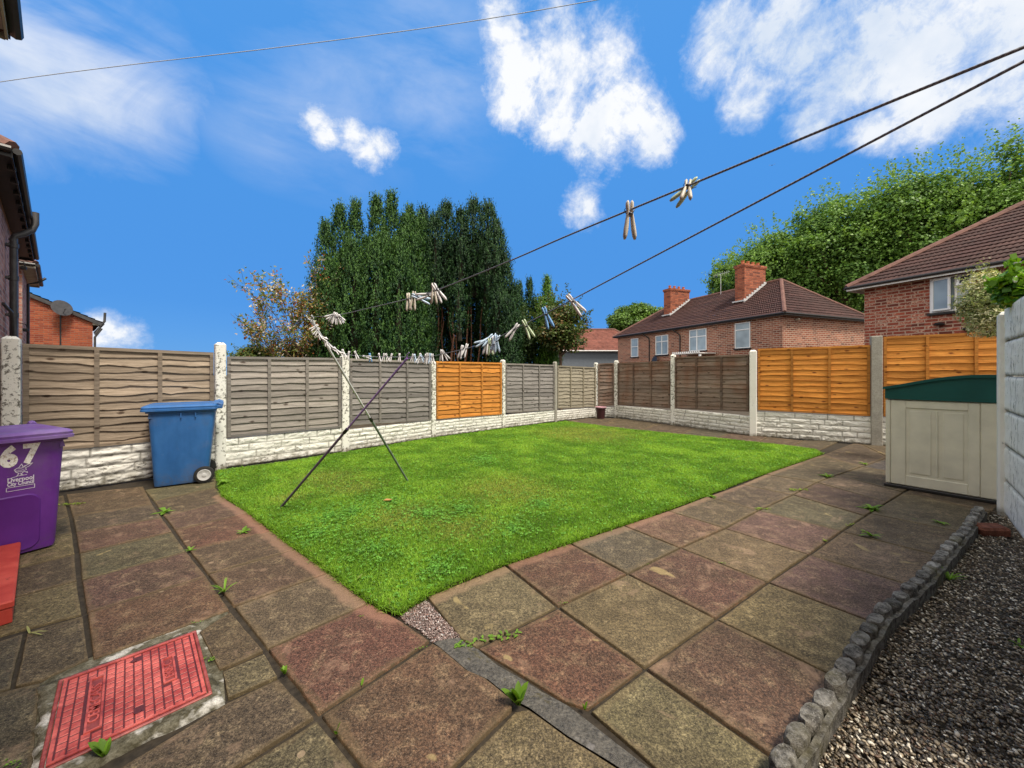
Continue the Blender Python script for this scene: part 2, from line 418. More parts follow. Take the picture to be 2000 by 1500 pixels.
# right of the strip: rows J0 (lawn edge) - J1 - J2 - kerb
J0 = [(832,1164),(987,1103),(1113,1061),(1218,1026),(1305,998),(1380,970),(1449,945),(1494,926),(1603,889),(1674,863)]
J1 = [(930,1265),(1090,1185),(1226,1121),(1329,1070),(1416,1032),(1482,997),(1548,966),(1595,942),(1683,911),(1735,893)]
cols = [TAN, RED, OLV, PNK, OLV, BRN, OLV, DRK, DRK]
for i in range(8):
    if i == 0: sl(TAN, J0[0], J0[1], J1[1], J1[0], (898,1246))
    else: sl(cols[i], J0[i], J0[i+1], J1[i+1], J1[i])
J2 = [(1150,1386),(1260,1305),(1399,1208),(1500,1137),(1580,1083),(1644,1037),(1683,998)]
sl((.160,.058,.036), J1[0], J1[1], J2[1], J2[0], (1105,1372))
cols = [TAN, RED, TAN, PNK, OLV, BRN]
K1 = [None,(1226,1121),(1329,1070),(1416,1032),(1482,997),(1548,966),(1595,942)]
J2b = [(1260,1305),(1399,1208),(1500,1137),(1580,1083),(1644,1037),(1690,1007),(1733,981)]
for i in range(6):
    a = J1[i+1]; b = J1[i+2]; sl(cols[i], a, b, J2b[i+1], J2b[i])
sl(OLV, (1595,942),(1634,928),(1764,962),(1733,981)); sl(DRK, (1634,928),(1683,911),(1815,935),(1764,960))
sl(SLT, (1683,911),(1735,893),(1870,915),(1815,935)); sl(DRK, (1735,893),(1790,880),(1930,900),(1870,915))
KR = [(1507,1490),(1626,1326),(1700,1219),(1788,1148),(1838,1086),(1878,1038),(1925,998)]
KRx = [(1540,1500),(1655,1332),(1730,1224),(1812,1152),(1862,1092),(1900,1043),(1935,1000)]
J2c = [(1260,1305),(1399,1208),(1500,1137),(1580,1083),(1644,1037),(1698,1002),(1764,962)]
cols = [RED, TAN, PNK, TAN, BRN, OLV]
for i in range(6): sl(cols[i], J2c[i], J2c[i+1], KRx[i+1], KRx[i])
sl(DRK, (1764,962),(1815,936),(1985,960),(1935,1000)); sl(DRK, (1815,936),(1870,916),(2040,935),(1985,960))
sl((.165,.130,.065), (1260,1307),(1540,1502),(1640,1660),(1450,1660),(1278,1500),(1150,1388))
# behind the lawn
bk0 = [(1105,822),(1170,831),(1250,840),(1330,848),(1400,856),(1480,865),(1545,873),(1600,880),(1674,862)]
bk1 = [(1160,815),(1208,817),(1290,827),(1360,836),(1430,844),(1500,853),(1570,860),(1640,862),(1712,866)]
for i in range(7): sl([DRK,BRN,DRK,DRK,BRN,BRN,DRK][i], bk0[i], bk1[i], bk1[i+1], bk0[i+1])
sl(DRK, (1603,889),(1674,863),(1735,893),(1683,911)); sl(DRK, (1674,863),(1712,866),(1850,884),(1790,880),(1735,893))

verts=[]; faces=[]; vc=[]; ve=[]; vl=[]; vb=[]; idx=0
def subdiv(poly, inset):
    c = sum(poly, V((0,0)))/len(poly)
    return c
for c, q in SL:
    pts = [G(*p).to_2d() for p in q]; cen = sum(pts, V((0,0)))/len(pts)
    # inset towards the centre by a joint half-width
    n = len(pts); ins = []
    area = sum(pts[i].x*pts[(i+1)%n].y-pts[(i+1)%n].x*pts[i].y for i in range(n))
    if area < 0: pts = pts[::-1]
    gap = .0062+.002*random.random()
    for i in range(n):
        a, b, d = pts[i-1], pts[i], pts[(i+1)%n]
        e1 = (b-a).normalized(); e2 = (d-b).normalized()
        n1 = V((-e1.y,e1.x)); n2 = V((-e2.y,e2.x)); k = n1+n2
        k = k/max(.35,k.dot(n1)) if k.length > .1 else n1
        ins.append(b+k*gap)
    cc = tuple(x*random.uniform(.9,1.1) for x in c); tz = random.uniform(-.003,.003); tx, ty = random.uniform(-.004,.004), random.uniform(-.004,.004)
    def Zof(p): return tz+(p.x-cen.x)*tx+(p.y-cen.y)*ty
    poly = np.array([(p.x,p.y) for p in ins])
    # fine triangulated fan grid: rings from the edge inwards
    ring_t = [0, .012, .05, .13, .25, .45, .7]
    per = []
    for i in range(n):
        a, b = poly[i], poly[(i+1)%n]; m = max(2, int(np.linalg.norm(b-a)/.06))
        for j in range(m): per.append(a+(b-a)*j/m)
    per = np.array(per); m = len(per); ctr = np.array((cen.x,cen.y))
    base = len(verts)
    def addv(p, z, e):
        verts.append((p[0],p[1],z)); vc.append(cc); ve.append(e); 
    for p in per: addv(p, Zof(V(p))-.045, 0)
    jit = [max(0, .0015+.004*mnoise.noise(V((p[0]*14,p[1]*14,3)))+.006*max(0,mnoise.noise(V((p[0]*5,p[1]*5,7)))-.25)) for p in per]
    for t in ring_t:
        for pi_, p in enumerate(per):
            w = p+(ctr-p)*t;
            if t < .04: dn = ctr-p; w = w+dn/np.linalg.norm(dn)*jit[pi_]
            addv(w, Zof(V(w))-(.004 if t == 0 else 0), min(1.0, t*4.0))
    addv(ctr, Zof(V(ctr)), 1)
    nr = len(ring_t)+1
    for r in range(nr-1):
        for k in range(m):
            k2 = (k+1) % m
            faces.append((base+r*m+k, base+r*m+k2, base+(r+1)*m+k2)); faces.append((base+r*m+k, base+(r+1)*m+k2, base+(r+1)*m+k))
    last = base+(nr-1)*m
    for k in range(m): faces.append((last+k, last+(k+1)%m, base+nr*m))
verts = np.array(verts); d = seg_dist(verts[:, :2], FRONT_EDGE, False)
paving = fast_mesh('paving', verts, np.array(faces), M['slab'], cols=np.array(vc))
me = paving.data
me.attributes.new('edge', 'FLOAT', 'POINT').data.foreach_set('value', np.array(ve, np.float32))
me.attributes.new('lawn', 'FLOAT', 'POINT').data.foreach_set('value', d.astype(np.float32))
# the washed band is strong along the left edge and weaker along the right one
xx = verts[:, 0]; bnd = np.where(verts[:, 1] < 6, 1, .3)*np.where((xx > -.9) & (verts[:, 1] > 1.6) & (xx > -.52), .7, 1.0)
me.attributes.new('band', 'FLOAT', 'POINT').data.foreach_set('value', bnd.astype(np.float32))
tag(paving, kind='structure')

KB = [G(1540,1500).to_2d(), G(1648,1330).to_2d(), G(1716,1222).to_2d(), G(1801,1148).to_2d(), G(1851,1088).to_2d(), G(1888,1043).to_2d(), G(1913,1004).to_2d()]
KB = [KB[0]-(KB[1]-KB[0])*3.2, KB[0]-(KB[1]-KB[0])*1.5]+KB   # kerb line on the ground
jm = MB()
jp = [G(*p).to_2d() for p in [(-300,1000),(120,955),(430,905),(670,875),(983,831),(1163,812),(1203,813),(1471,848),(1712,864),(2100,905),(2000,960)]]
jp = jp[:-2]+[G(2100,905).to_2d(), G(1990,990).to_2d()]+[q+V((.01,0)) for q in KB[::-1]]+[V((-1.2,.1)), V((-3.2,1.6))]
jm.add([(p.x,p.y,-.016) for p in jp], [tuple(range(len(jp)))])
tag(jm.build('paving_bed', M['joint']), kind='structure')

# tarmac-like dark strip between the two areas of paving
t = NT('dark_cement'); a = t.noise(14, 6, .7); b2 = t.noise(60, 5, .85)
c = t.mix(t.ramp(a, (.35,0),(.7,1)), (.052,.047,.038), (.115,.104,.085)); c = t.mix(1, c, t.ramp(b2,(.34,.3),(.66,2.1)), 'MULTIPLY')
c = t.mix(t.ramp(t.noise(7,5,.75,dist=.6), (.60,0),(.68,.85)), c, (.075,.060,.015)); c = t.mix(t.ramp(t.noise(4.3,4,.6,vec=t.scale(t.obj,(1,1,1),(3,1,2))), (.66,0),(.70,.8)), c, (.30,.28,.27))
M['strip'] = t.fin(c, t.ramp(a, (.4,.3),(.6,.65)), t.bump(b2, 1.0, .006), spec=.5)
lft = [(846,1253),(861,1264),(913,1307),(953,1325),(1001,1363),(1033,1380),(1076,1411),(1110,1436),(1186,1482),(1330,1575)]
rgt = [(898,1245),(905,1251),(935,1268),(972,1298),(1027,1329),(1061,1350),(1107,1376),(1140,1400),(1205,1450),(1390,1590)]
sm = MB(); nL = len(lft)
A = [G(*p) for p in lft]; B = [G(*p) for p in rgt]; W = []
for i in range(nL):
    for k in range(5):
        p = A[i].lerp(B[i], k/4); W.append((p.x, p.y, -.004+.005*math.sin(k/4*math.pi)+random.uniform(-.002,.002)))
sm.add(W, [(i*5+k, i*5+k+1, (i+1)*5+k+1, (i+1)*5+k) for i in range(nL-1) for k in range(4)])
tag(sm.build('cement_strip', M['strip'], smooth='all'), kind='structure')

# manhole: mortar bed (setting) and the red cover (a thing)
TL, TR, BR = G(88,1347), G(358,1247), G(410,1360); BL = TL+BR-TR
e1 = (TR-TL).normalized(); e2 = (TL-BL).normalized(); Lx = (TR-TL).length; Ly = (TL-BL).length
def mh(u, w): return BL+e1*u+e2*w
t = NT('mortar'); a = t.noise(13, 5, .7, dist=.4); b2 = t.noise(120, 3, .7)
c = t.mix(t.ramp(a, (.42,0),(.62,1)), (.070,.062,.036), (.20,.185,.135)); c = t.mix(t.ramp(t.noise(5,4,.6), (.55,0),(.62,.9)), c, (.62,.60,.55))
c = t.mix(1, c, t.ramp(b2,(.3,.6),(.7,1.3)), 'MULTIPLY'); M['mortar'] = t.fin(c, .8, t.bump(t.math('ADD',a,b2), .8, .006), spec=.2)
mm = MB(); o = .036
ring = []
for (u0,w0,u1,w1) in ((-o,-o,Lx+o,-o),(Lx+o,-o,Lx+o,Ly+o),(Lx+o,Ly+o,-o,Ly+o),(-o,Ly+o,-o,-o)):
    for k in range(14):
        w_ = lerp(w0,w1,k/14); q = mh(max(-.018,lerp(u0,u1,k/14)), w_*2.1 if w_ < 0 else w_); ring.append((q.x+random.uniform(-.009,.009), q.y+random.uniform(-.009,.009), random.uniform(.002,.006)))
ring2 = [(p.x,p.y,.0105) for p in [mh(lerp(-o,Lx+o,k/14)*.97+.01, -o+.018) for k in range(14)]]
cq = mh(Lx/2, Ly/2); inner = [V(p).lerp(V((cq.x,cq.y,.009)), .09) for p in ring]; inner = [(p.x,p.y,.010) for p in inner]
outer = [(p[0],p[1],-.03) for p in ring]
mm.loft([outer, ring, inner], caps=False); mm.add(inner, [tuple(range(len(inner)))])
mp_ = [G(*p) for p in ((60,1345),(100,1318),(178,1280),(321,1230),(446,1188),(432,1262),(440,1366),(300,1418),(190,1470),(60,1540))]
mm.add([(p.x,p.y,-.009) for p in mp_], [tuple(range(len(mp_)))])
tag(mm.build('mortar_bed', M['mortar'], smooth='all'), kind='structure')

t = NT('red_iron_paint'); a = t.noise(7, 5, .65, dist=.4); b2 = t.noise(60, 4, .75)
c = t.mix(t.ramp(a, (.38,0),(.62,1)), (.36,.045,.036), (.70,.150,.120)); c = t.mix(t.ramp(b2, (.50,0),(.74,.85)), c, (.07,.03,.032))
c = t.mix(t.math('SUBTRACT', 1, t.n('SeparateColor', Color=t.attr('Col'))), c, (.055,.012,.014))
M['cover'] = t.fin(c, .5, t.bump(b2, .4, .002), spec=.45)
ang = math.atan2(e1.y, e1.x)
mc = empty('manhole_cover', BL, ang, 'red painted iron manhole cover set in white mortar in the paving', 'manhole cover')
Wd, Hd = Lx, Ly       # local x along e1, y along e2
pl = MB(); bz = .014
def rrect(x0,y0,x1,y1,r,n=4):
    out=[]
    for cx,cy,a0 in ((x1-r,y0+r,-90),(x1-r,y1-r,0),(x0+r,y1-r,90),(x0+r,y0+r,180)):
        for k in range(n+1):
            a=R(a0+90*k/n); out.append((cx+r*math.cos(a),cy+r*math.sin(a)))
    return out
pl.prism(rrect(.008,.008,Wd-.008,Hd-.008,.022), .004, bz, col=(.12,1,1)); 
boxes = [(Wd*.20,Hd*.17,Wd*.305,Hd*.83), (Wd*.70,Hd*.36,Wd*.80,Hd*.72)]
nx, ny = 14, 13; cw = (Wd-.05)/nx; chh = (Hd-.05)/ny
holes = [(Wd*.50,Hd*.87),(Wd*.52,Hd*.16)]
for i in range(nx):
    for j in range(-1, ny+1):
        y0 = .025+j*chh+(chh/2 if i % 2 else 0); x0 = .025+i*cw; y1 = min(y0+chh, Hd-.025); y0 = max(y0,.025)
        if y1-y0 < chh*.35: continue
        if any(b[0]-.006 < x0+cw/2 < b[2]+.006 and b[1]-.008 < (y0+y1)/2 < b[3]+.008 for b in boxes): continue
        if any((x0+cw/2-h[0])**2+((y0+y1)/2-h[1])**2 < .018**2 for h in holes): continue
        g = .0058
        pl.box((x0+cw/2,(y0+y1)/2,bz+.0009), (cw-g*.8,(y1-y0)-g*.95,.0018), col=(1,1,1), taper=.88)
for (x0,y0,x1,y1) in [(.010,.010,Wd-.010,.022),(.010,Hd-.022,Wd-.010,Hd-.010),(.010,.022,.022,Hd-.022),(Wd-.022,.022,Wd-.010,Hd-.022)]:
    pl.box(((x0+x1)/2,(y0+y1)/2,bz+.0022),(x1-x0,y1-y0,.0045))
for b in boxes:
    f = .007
    for (x0,y0,x1,y1) in [(b[0],b[1],b[2],b[1]+f),(b[0],b[3]-f,b[2],b[3]),(b[0],b[1]+f,b[0]+f,b[3]-f),(b[2]-f,b[1]+f,b[2],b[3]-f)]:
        pl.box(((x0+x1)/2,(y0+y1)/2,bz+.003),(x1-x0,y1-y0,.006))
for bx_ in boxes: pl.box(((bx_[0]+bx_[2])/2,(bx_[1]+bx_[3])/2,bz),(bx_[2]-bx_[0],bx_[3]-bx_[1],.0016), col=(.45,1,1))
for h in holes: pl.tube([(h[0],h[1],bz-.001),(h[0],h[1],bz+.004)], .012, 12, col=(.1,1,1))
pl.build('cover_plate', M['cover'], mc)
fr = MB()
for (x0,y0,x1,y1) in [(-.008,-.008,Wd+.008,.006),(-.008,Hd-.006,Wd+.008,Hd+.008),(-.008,.006,.006,Hd-.006),(Wd-.006,.006,Wd+.008,Hd-.006)]:
    fr.box(((x0+x1)/2,(y0+y1)/2,.0065),(x1-x0,y1-y0,.019), col=(.55,1,1), bev=.003)
fr.build('cover_frame', M['cover'], mc)
def text_mesh(name, body, size, ext, mat, parent, loc, rot, off=.0, sx=1.0, align='CENTER', space=1.0):
    cu = bpy.data.curves.new(name, 'FONT'); cu.body = body; cu.size = size; cu.extrude = ext; cu.offset = off
    cu.align_x = align; cu.align_y = 'CENTER'; cu.resolution_u = 3; cu.space_character = space
    tmp = bpy.data.objects.new('tmp', cu); C.objects.link(tmp); bpy.context.view_layer.update()
    me = bpy.data.meshes.new_from_object(tmp.evaluated_get(bpy.context.evaluated_depsgraph_get()))
    bpy.data.objects.remove(tmp); me.name = name
    a = me.color_attributes.new('Col', 'FLOAT_COLOR', 'POINT'); a.data.foreach_set('color', [1.0]*(4*len(me.vertices)))
    me.materials.clear(); me.materials.append(mat)
    o = link(bpy.data.objects.new(name, me), parent); o.location = loc; o.rotation_euler = rot; o.scale = (sx,1,1); return o
text_mesh('raised_lettering', 'CEMECASS', (boxes[0][2]-boxes[0][0])*.95, .002, M['cover'], mc, ((boxes[0][0]+boxes[0][2])/2,(boxes[0][1]+boxes[0][3])/2,bz+.002), (0,0,R(90)), .0006, .62*(boxes[0][3]-boxes[0][1])/.195)
text_mesh('raised_lettering', 'EK8-C', (boxes[1][2]-boxes[1][0])*.95, .002, M['cover'], mc, ((boxes[1][0]+boxes[1][2])/2,(boxes[1][1]+boxes[1][3])/2,bz+.002), (0,0,R(90)), .0006, .72*(boxes[1][3]-boxes[1][1])/.125)

# ================================================================== LAWN
lm = MB(); lw = [(p.x+random.uniform(-.008,.008), p.y+random.uniform(-.008,.008)) for p in LW]
lm.prism(lw, -.05, .016, bottom=False)
t = NT('lawn_soil'); a = t.noise(5, 5, .7); z = t.n('SeparateXYZ', out=2, Vector=t.obj)
c = t.mix(t.ramp(a, (.35,0),(.7,1)), (.040,.075,.012), (.075,.120,.020)); c = t.mix(t.math('LESS_THAN', z, .0155), c, (.028,.018,.010))
M['lawn'] = t.fin(c, .95, t.bump(t.noise(60,4), .8, .01), spec=.1)
tag(lm.build('lawn', M['lawn']), kind='structure')

def fbm(x, y, s, seed=0):
    # cheap smooth value noise, vectorised
    r = np.zeros_like(x); amp = 1; tot = 0
    for o in range(3):
        xs = x*s*(2**o)+seed*17.1+o*5.3; ys = y*s*(2**o)+seed*9.7+o*3.1
        xi = np.floor(xs).astype(np.int64); yi = np.floor(ys).astype(np.int64); fx = xs-xi; fy = ys-yi
        fx = fx*fx*(3-2*fx); fy = fy*fy*(3-2*fy)
        def h(a, b):
            v = np.sin(a*127.1+b*311.7+seed*74.7)*43758.5453; return v-np.floor(v)
        r += amp*((h(xi,yi)*(1-fx)+h(xi+1,yi)*fx)*(1-fy)+(h(xi,yi+1)*(1-fx)+h(xi+1,yi+1)*fx)*fy); tot += amp; amp *= .5
    return r/tot
def lawn_points(n, seed):
    rg = np.random.default_rng(seed); out = []
    lo = LWn.min(0); hi = LWn.max(0); got = 0
    while got < n:
        p = rg.uniform(lo, hi, (n*2, 2)); keep = inside(p, LWn) & (rg.random(len(p)) < np.clip(2.6/p[:,1], .16, 1)**1.1)
        p = p[keep]; out.append(p); got += len(p)
    return np.concatenate(out)[:n]
def blades(pts, h, w, col, lean, seed, z0=.012):
    rg = np.random.default_rng(seed); n = len(pts); a = rg.uniform(0, 2*np.pi, n)
    dx = np.cos(a); dy = np.sin(a); b = rg.uniform(0, 2*np.pi, n); lx = np.cos(b)*lean*h; ly = np.sin(b)*lean*h
    V5 = np.zeros((n,5,3)); x = pts[:,0]; y = pts[:,1]
    for k,(sx,t) in enumerate(((-1,0),(1,0),(1,.55),(-1,.55),(0,1))):
        ww = w*(1 if t == 0 else .8)*sx*.5; bend = t*t
        V5[:,k,0] = x+dx*ww+lx*bend; V5[:,k,1] = y+dy*ww+ly*bend; V5[:,k,2] = z0+h*t*(1-.35*lean*t)
    base = (np.arange(n)*5)[:,None]
    tri = np.concatenate([base+np.array([0,1,2]), base+np.array([0,2,3]), base+np.array([3,2,4])])
    cc = np.repeat(col[:,None,:], 5, 1).copy()
    return V5.reshape(-1,3), tri, cc.reshape(-1,3)
n = 380000; p = lawn_points(n, 3); rg = np.random.default_rng(4)
f1 = fbm(p[:,0], p[:,1], .9, 1); f2 = fbm(p[:,0], p[:,1], 3.2, 2); f3 = fbm(p[:,0], p[:,1], 14, 3)
h = (.016+.018*f2+.010*rg.random(n))*(.75+.5*f1); w = (.0026+.0014*p[:,1]*.42)*rg.uniform(.7,1.3,n)
dk = np.array((.135,.310,.018)); lt = np.array((.330,.560,.055)); yl = np.array((.400,.440,.080)); st = np.array((.34,.25,.09))
m1 = np.clip((f2-.3)*2.2+rg.normal(0,.22,n), 0, 1)[:,None]; col = dk*(1-m1)+lt*m1
# worn, yellowish patches as in the photo
pt = [G(*q) for q in ((690,955),(1165,850),(905,1035),(1120,845),(640,935),(560,975),(780,1010),(1000,960))]
wear = sum(np.exp(-((p[:,0]-q.x)**2+(p[:,1]-q.y)**2)/r2) for q, r2 in zip(pt, (.10,.9,.07,.7,.15,.03,.12,.3)))
my = np.clip((wear*.8+(f1-.6)*.4)*(.5+f3)+rg.normal(0,.08,n), 0, .75)[:,None]; col = col*(1-my)+yl*my
ms = (rg.random(n) < .012+.07*np.clip(wear,0,1))[:,None]; col = np.where(ms, st*rg.uniform(.7,1.2,(n,1)), col)
col *= rg.uniform(.75,1.25,(n,1)); h *= 1-.35*np.clip(wear,0,1)
ed = seg_dist(p, LWn); h *= np.where(ed < .05, 1.15, 1.0)
vv, ff, cc = blades(p, h, w, col, rg.uniform(.3,1.3,n), 5)
# coarse long blades near the edge and in tufts
n2 = 5000; p2 = lawn_points(n2*2, 9); t2 = fbm(p2[:,0], p2[:,1], 2.1, 8); p2 = p2[np.argsort(-t2)][:n2]
c2 = np.array((.15,.33,.03))*RNG.uniform(.7,1.6,(n2,1)); v2, f2_, cc2 = blades(p2, RNG.uniform(.035,.065,n2), RNG.uniform(.003,.006,n2)*(.6+.2*p2[:,1]), c2, RNG.uniform(.5,1.5,n2), 6)
# fringe hanging over the cut edge
eb = []; el_ = np.roll(LWn,-1,0)-LWn
for i in range(len(LWn)):
    L_ = np.linalg.norm(el_[i]); m_ = int(L_*900); tt = RNG.random((m_,1)); eb.append(LWn[i]+el_[i]*tt+RNG.normal(0,.012,(m_,2)))
eb = np.concatenate(eb); ne = len(eb)
v3, f3_, cc3 = blades(eb, RNG.uniform(.018,.052,ne)*(.6+.8*fbm(eb[:,0],eb[:,1],6,4)), .0028+.0012*eb[:,1]*.42, np.array((.17,.33,.02))*RNG.uniform(.5,1.5,(ne,1)), RNG.uniform(.6,1.7,ne), 77, z0=.004)
tag(fast_mesh('grass', np.concatenate([vv,v2,v3]), np.concatenate([ff,f2_+len(vv),f3_+len(vv)+len(v2)]), M['grass'], cols=np.concatenate([cc,cc2,cc3])), kind='stuff')

# clover and broad leaves in the turf: round leaflets, one uncountable mass
def leaf_quads(pts, size, nrm, col, seed, aspect=1.0, updir=None, fold=.0):
    """leaf quads (rhombus) centred on pts; nrm (N,3) normals; updir (N,3) leaf axis"""
    rg = np.random.default_rng(seed); n = len(pts); nrm = nrm/np.linalg.norm(nrm, axis=1, keepdims=True)
    if updir is None: updir = rg.normal(size=(n,3))
    u = updir-nrm*(updir*nrm).sum(1, keepdims=True); u /= np.linalg.norm(u, axis=1, keepdims=True)+1e-9
    s = np.cross(nrm, u); size = np.asarray(size).reshape(-1,1)
    a = pts-u*size*.5; b = pts+s*size*.5*aspect+nrm*size*fold+u*size*.04; c = pts+u*size*.5; d = pts-s*size*.5*aspect+nrm*size*fold+u*size*.04
    Vq = np.stack([a,b,c,d], 1).reshape(-1,3); Fq = np.arange(n*4).reshape(n,4); cq = np.repeat(col, 4, 0)
    return Vq, Fq, cq
cl = [(690,1005,.42),(640,1015,.28),(760,985,.22),(900,1000,.25),(1000,1040,.18),(730,1080,.25),(850,1120,.2),(420,935,.2),(1060,990,.2),(620,1050,.16),(950,900,.3),(830,1010,.2)]
pp = []
for (x,y,r) in cl:
    q = G(x,y); k = int(1300*r); a = RNG.uniform(0,2*np.pi,k); rr = r*np.abs(RNG.normal(0,.75,k)); pp.append(np.stack([q.x+np.cos(a)*rr*1.2, q.y+np.sin(a)*rr*1.6], 1))
pp = np.concatenate(pp+[lawn_points(4000, 21)]); pp = pp[inside(pp, LWn)]; n = len(pp)
q3 = np.repeat(pp, 3, 0); a = np.tile(np.array([0,2.09,4.19]), n)+np.repeat(RNG.uniform(0,6,n),3); s = np.repeat(RNG.uniform(.009,.014,n),3)*(.9+.08*q3[:,1])
c3 = np.stack([q3[:,0]+np.cos(a)*s*.55, q3[:,1]+np.sin(a)*s*.55, np.repeat(RNG.uniform(.03,.052,n),3)], 1)
ax = np.stack([np.cos(a),np.sin(a),np.full(len(a),.15)],1); nr = RNG.normal(0,.35,(len(a),3))+np.array((0,0,1.))
vq, fq, cq = leaf_quads(c3, s, nr, np.repeat(np.array((.150,.35,.050))*RNG.uniform(.6,1.6,(n,1)), 3, 0), 22, .95, ax)
tag(fast_mesh('clover', vq, fq, M['grass'], cols=cq), kind='stuff')

# ================================================================== GRAVEL

g1 = MB(); GP = [(p.x,p.y) for p in KB]+[(5.05,3.95),(4.4,3.28),(2.6,1.5),(1.6,.5),(.6,-.4)]
g1.add([(x,y,-.045) for x,y in GP], [tuple(range(len(GP)))])
tag(g1.build('gravel_bed', M['earth']), kind='structure')
def pebbles(n, poly, z0, smin, smax, seed, pal, keep=None, thick=.02):
    rg = np.random.default_rng(seed); poly = np.array(poly); lo = poly.min(0); hi = poly.max(0); pts = np.zeros((0,2))
    while len(pts) < n:
        q = rg.uniform(lo, hi, (n*2,2)); k = inside(q, poly)
        if keep is not None: k &= keep(q, rg)
        pts = np.concatenate([pts, q[k]])
    pts = pts[:n]; t = (1+5**.5)/2
    ico = np.array([(-1,t,0),(1,t,0),(-1,-t,0),(1,-t,0),(0,-1,t),(0,1,t),(0,-1,-t),(0,1,-t),(t,0,-1),(t,0,1),(-t,0,-1),(-t,0,1)])/math.sqrt(1+t*t)
    fc = np.array([(0,11,5),(0,5,1),(0,1,7),(0,7,10),(0,10,11),(1,5,9),(5,11,4),(11,10,2),(10,7,6),(7,1,8),(3,9,4),(3,4,2),(3,2,6),(3,6,8),(3,8,9),(4,9,5),(2,4,11),(6,2,10),(8,6,7),(9,8,1)])
    s = rg.uniform(smin, smax, n)*(1+.5*(rg.random(n) < .08)); S3 = np.stack([s*rg.uniform(.9,1.7,n), s*rg.uniform(.6,1.0,n), s*rg.uniform(.25,.55,n)],1)*.5
    v = ico[None]*S3[:,None]*(1+rg.uniform(-.16,.16,(n,12,1)))
    ax = rg.normal(size=(n,3)); ax /= np.linalg.norm(ax,axis=1,keepdims=True); th = rg.uniform(0,.6,n); 
    az = rg.uniform(0,6.283,n); c, s_ = np.cos(az)[:,None], np.sin(az)[:,None]
    x = v[...,0]*c-v[...,1]*s_; y = v[...,0]*s_+v[...,1]*c; v[...,0] = x; v[...,1] = y
    c, s_ = np.cos(th)[:,None], np.sin(th)[:,None]; y = v[...,1]*c-v[...,2]*s_; z = v[...,1]*s_+v[...,2]*c; v[...,1] = y; v[...,2] = z
    v[...,0] += pts[:,0:1]; v[...,1] += pts[:,1:2]; v[...,2] += (z0+rg.uniform(0,thick,n))[:,None]
    pal = np.array(pal); ci = rg.choice(len(pal), n, p=[.26,.24,.17,.13,.08,.07,.05]); col = pal[ci]*rg.uniform(.75,1.25,(n,1))
    return v.reshape(-1,3), (fc[None]+(np.arange(n)*12)[:,None,None]).reshape(-1,3), np.repeat(col,12,0)
PAL = [(.045,.037,.027),(.095,.074,.050),(.18,.14,.09),(.31,.25,.17),(.52,.46,.36),(.13,.08,.05),(.68,.63,.52)]
kb = np.array([(p.x,p.y) for p in KB])
def near(q, rg): return (rg.random(len(q)) < np.clip(1.9/np.hypot(q[:,0],q[:,1]), .45, 1)) & (seg_dist(q, kb, False) > .03)
v, f, c = pebbles(52000, GP, -.036, .0085, .0165, 31, PAL, near)
tag(fast_mesh('gravel', v, f, M['pebble'], cols=c, smooth=False), kind='stuff')
PATCH = [(G(x,y).x, G(x,y).y) for x,y in ((780,1197),(832,1170),(899,1241),(846,1252),(820,1228),(790,1212))]
PAL2 = [(.12,.08,.07),(.22,.15,.13),(.30,.22,.19),(.42,.32,.28),(.55,.46,.42),(.24,.12,.09),(.66,.62,.58)]
v, f, c = pebbles(3200, PATCH, -.014, .004, .0095, 33, PAL2, thick=.010)
tag(fast_mesh('stone_chippings', v, f, M['pebble'], cols=c), kind='stuff')

# edging: scalloped concrete log roll
em = MB(); L = [0.0]
for a, b in zip(KB, KB[1:]): L.append(L[-1]+(b-a).length)
def kpos(s):
    for i in range(len(KB)-1):
        if s <= L[i+1] or i == len(KB)-2:
            d = (KB[i+1]-KB[i]).normalized(); return KB[i]+d*(s-L[i]), d
s = .05; ke = []
while s < L[-1]:
    p, d = kpos(s); nn = V((d.y,-d.x)); wj = random.uniform(-.004,.004); h = random.uniform(.070,.088); r = random.uniform(.064,.069)
    c0 = p+nn*wj; X = V((d.x,d.y,0)); Y = V((nn.x,nn.y,0)); rings = []
    g = random.uniform(.6,1.15)*(1.5 if s > L[-1]*.66 else 1); col = (g,g,g); tl = random.uniform(-.06,.06)
    for (z, k) in ((-.09,1.0),(-.02,1.0),(h*.5,1.0),(h*.8,.98),(h*.95,.90),(h,.62)):
        ring = []
        for q in range(12):
            a = 2*math.pi*q/12; ca, sa = math.cos(a), math.sin(a)
            rx = math.copysign(abs(ca)**.8, ca)*r; ry = math.copysign(abs(sa)**.8, sa)*.035
            jj = 1+random.uniform(-.06,.06)
            w = V((c0.x,c0.y,0))+X*(rx*k*jj)+Y*(ry*k*jj); ring.append((w.x,w.y,z+random.uniform(-.004,.004)*(z>0)+tl*rx))
        rings.append(ring)
    em.loft(rings, col=col); s += r*2+.010
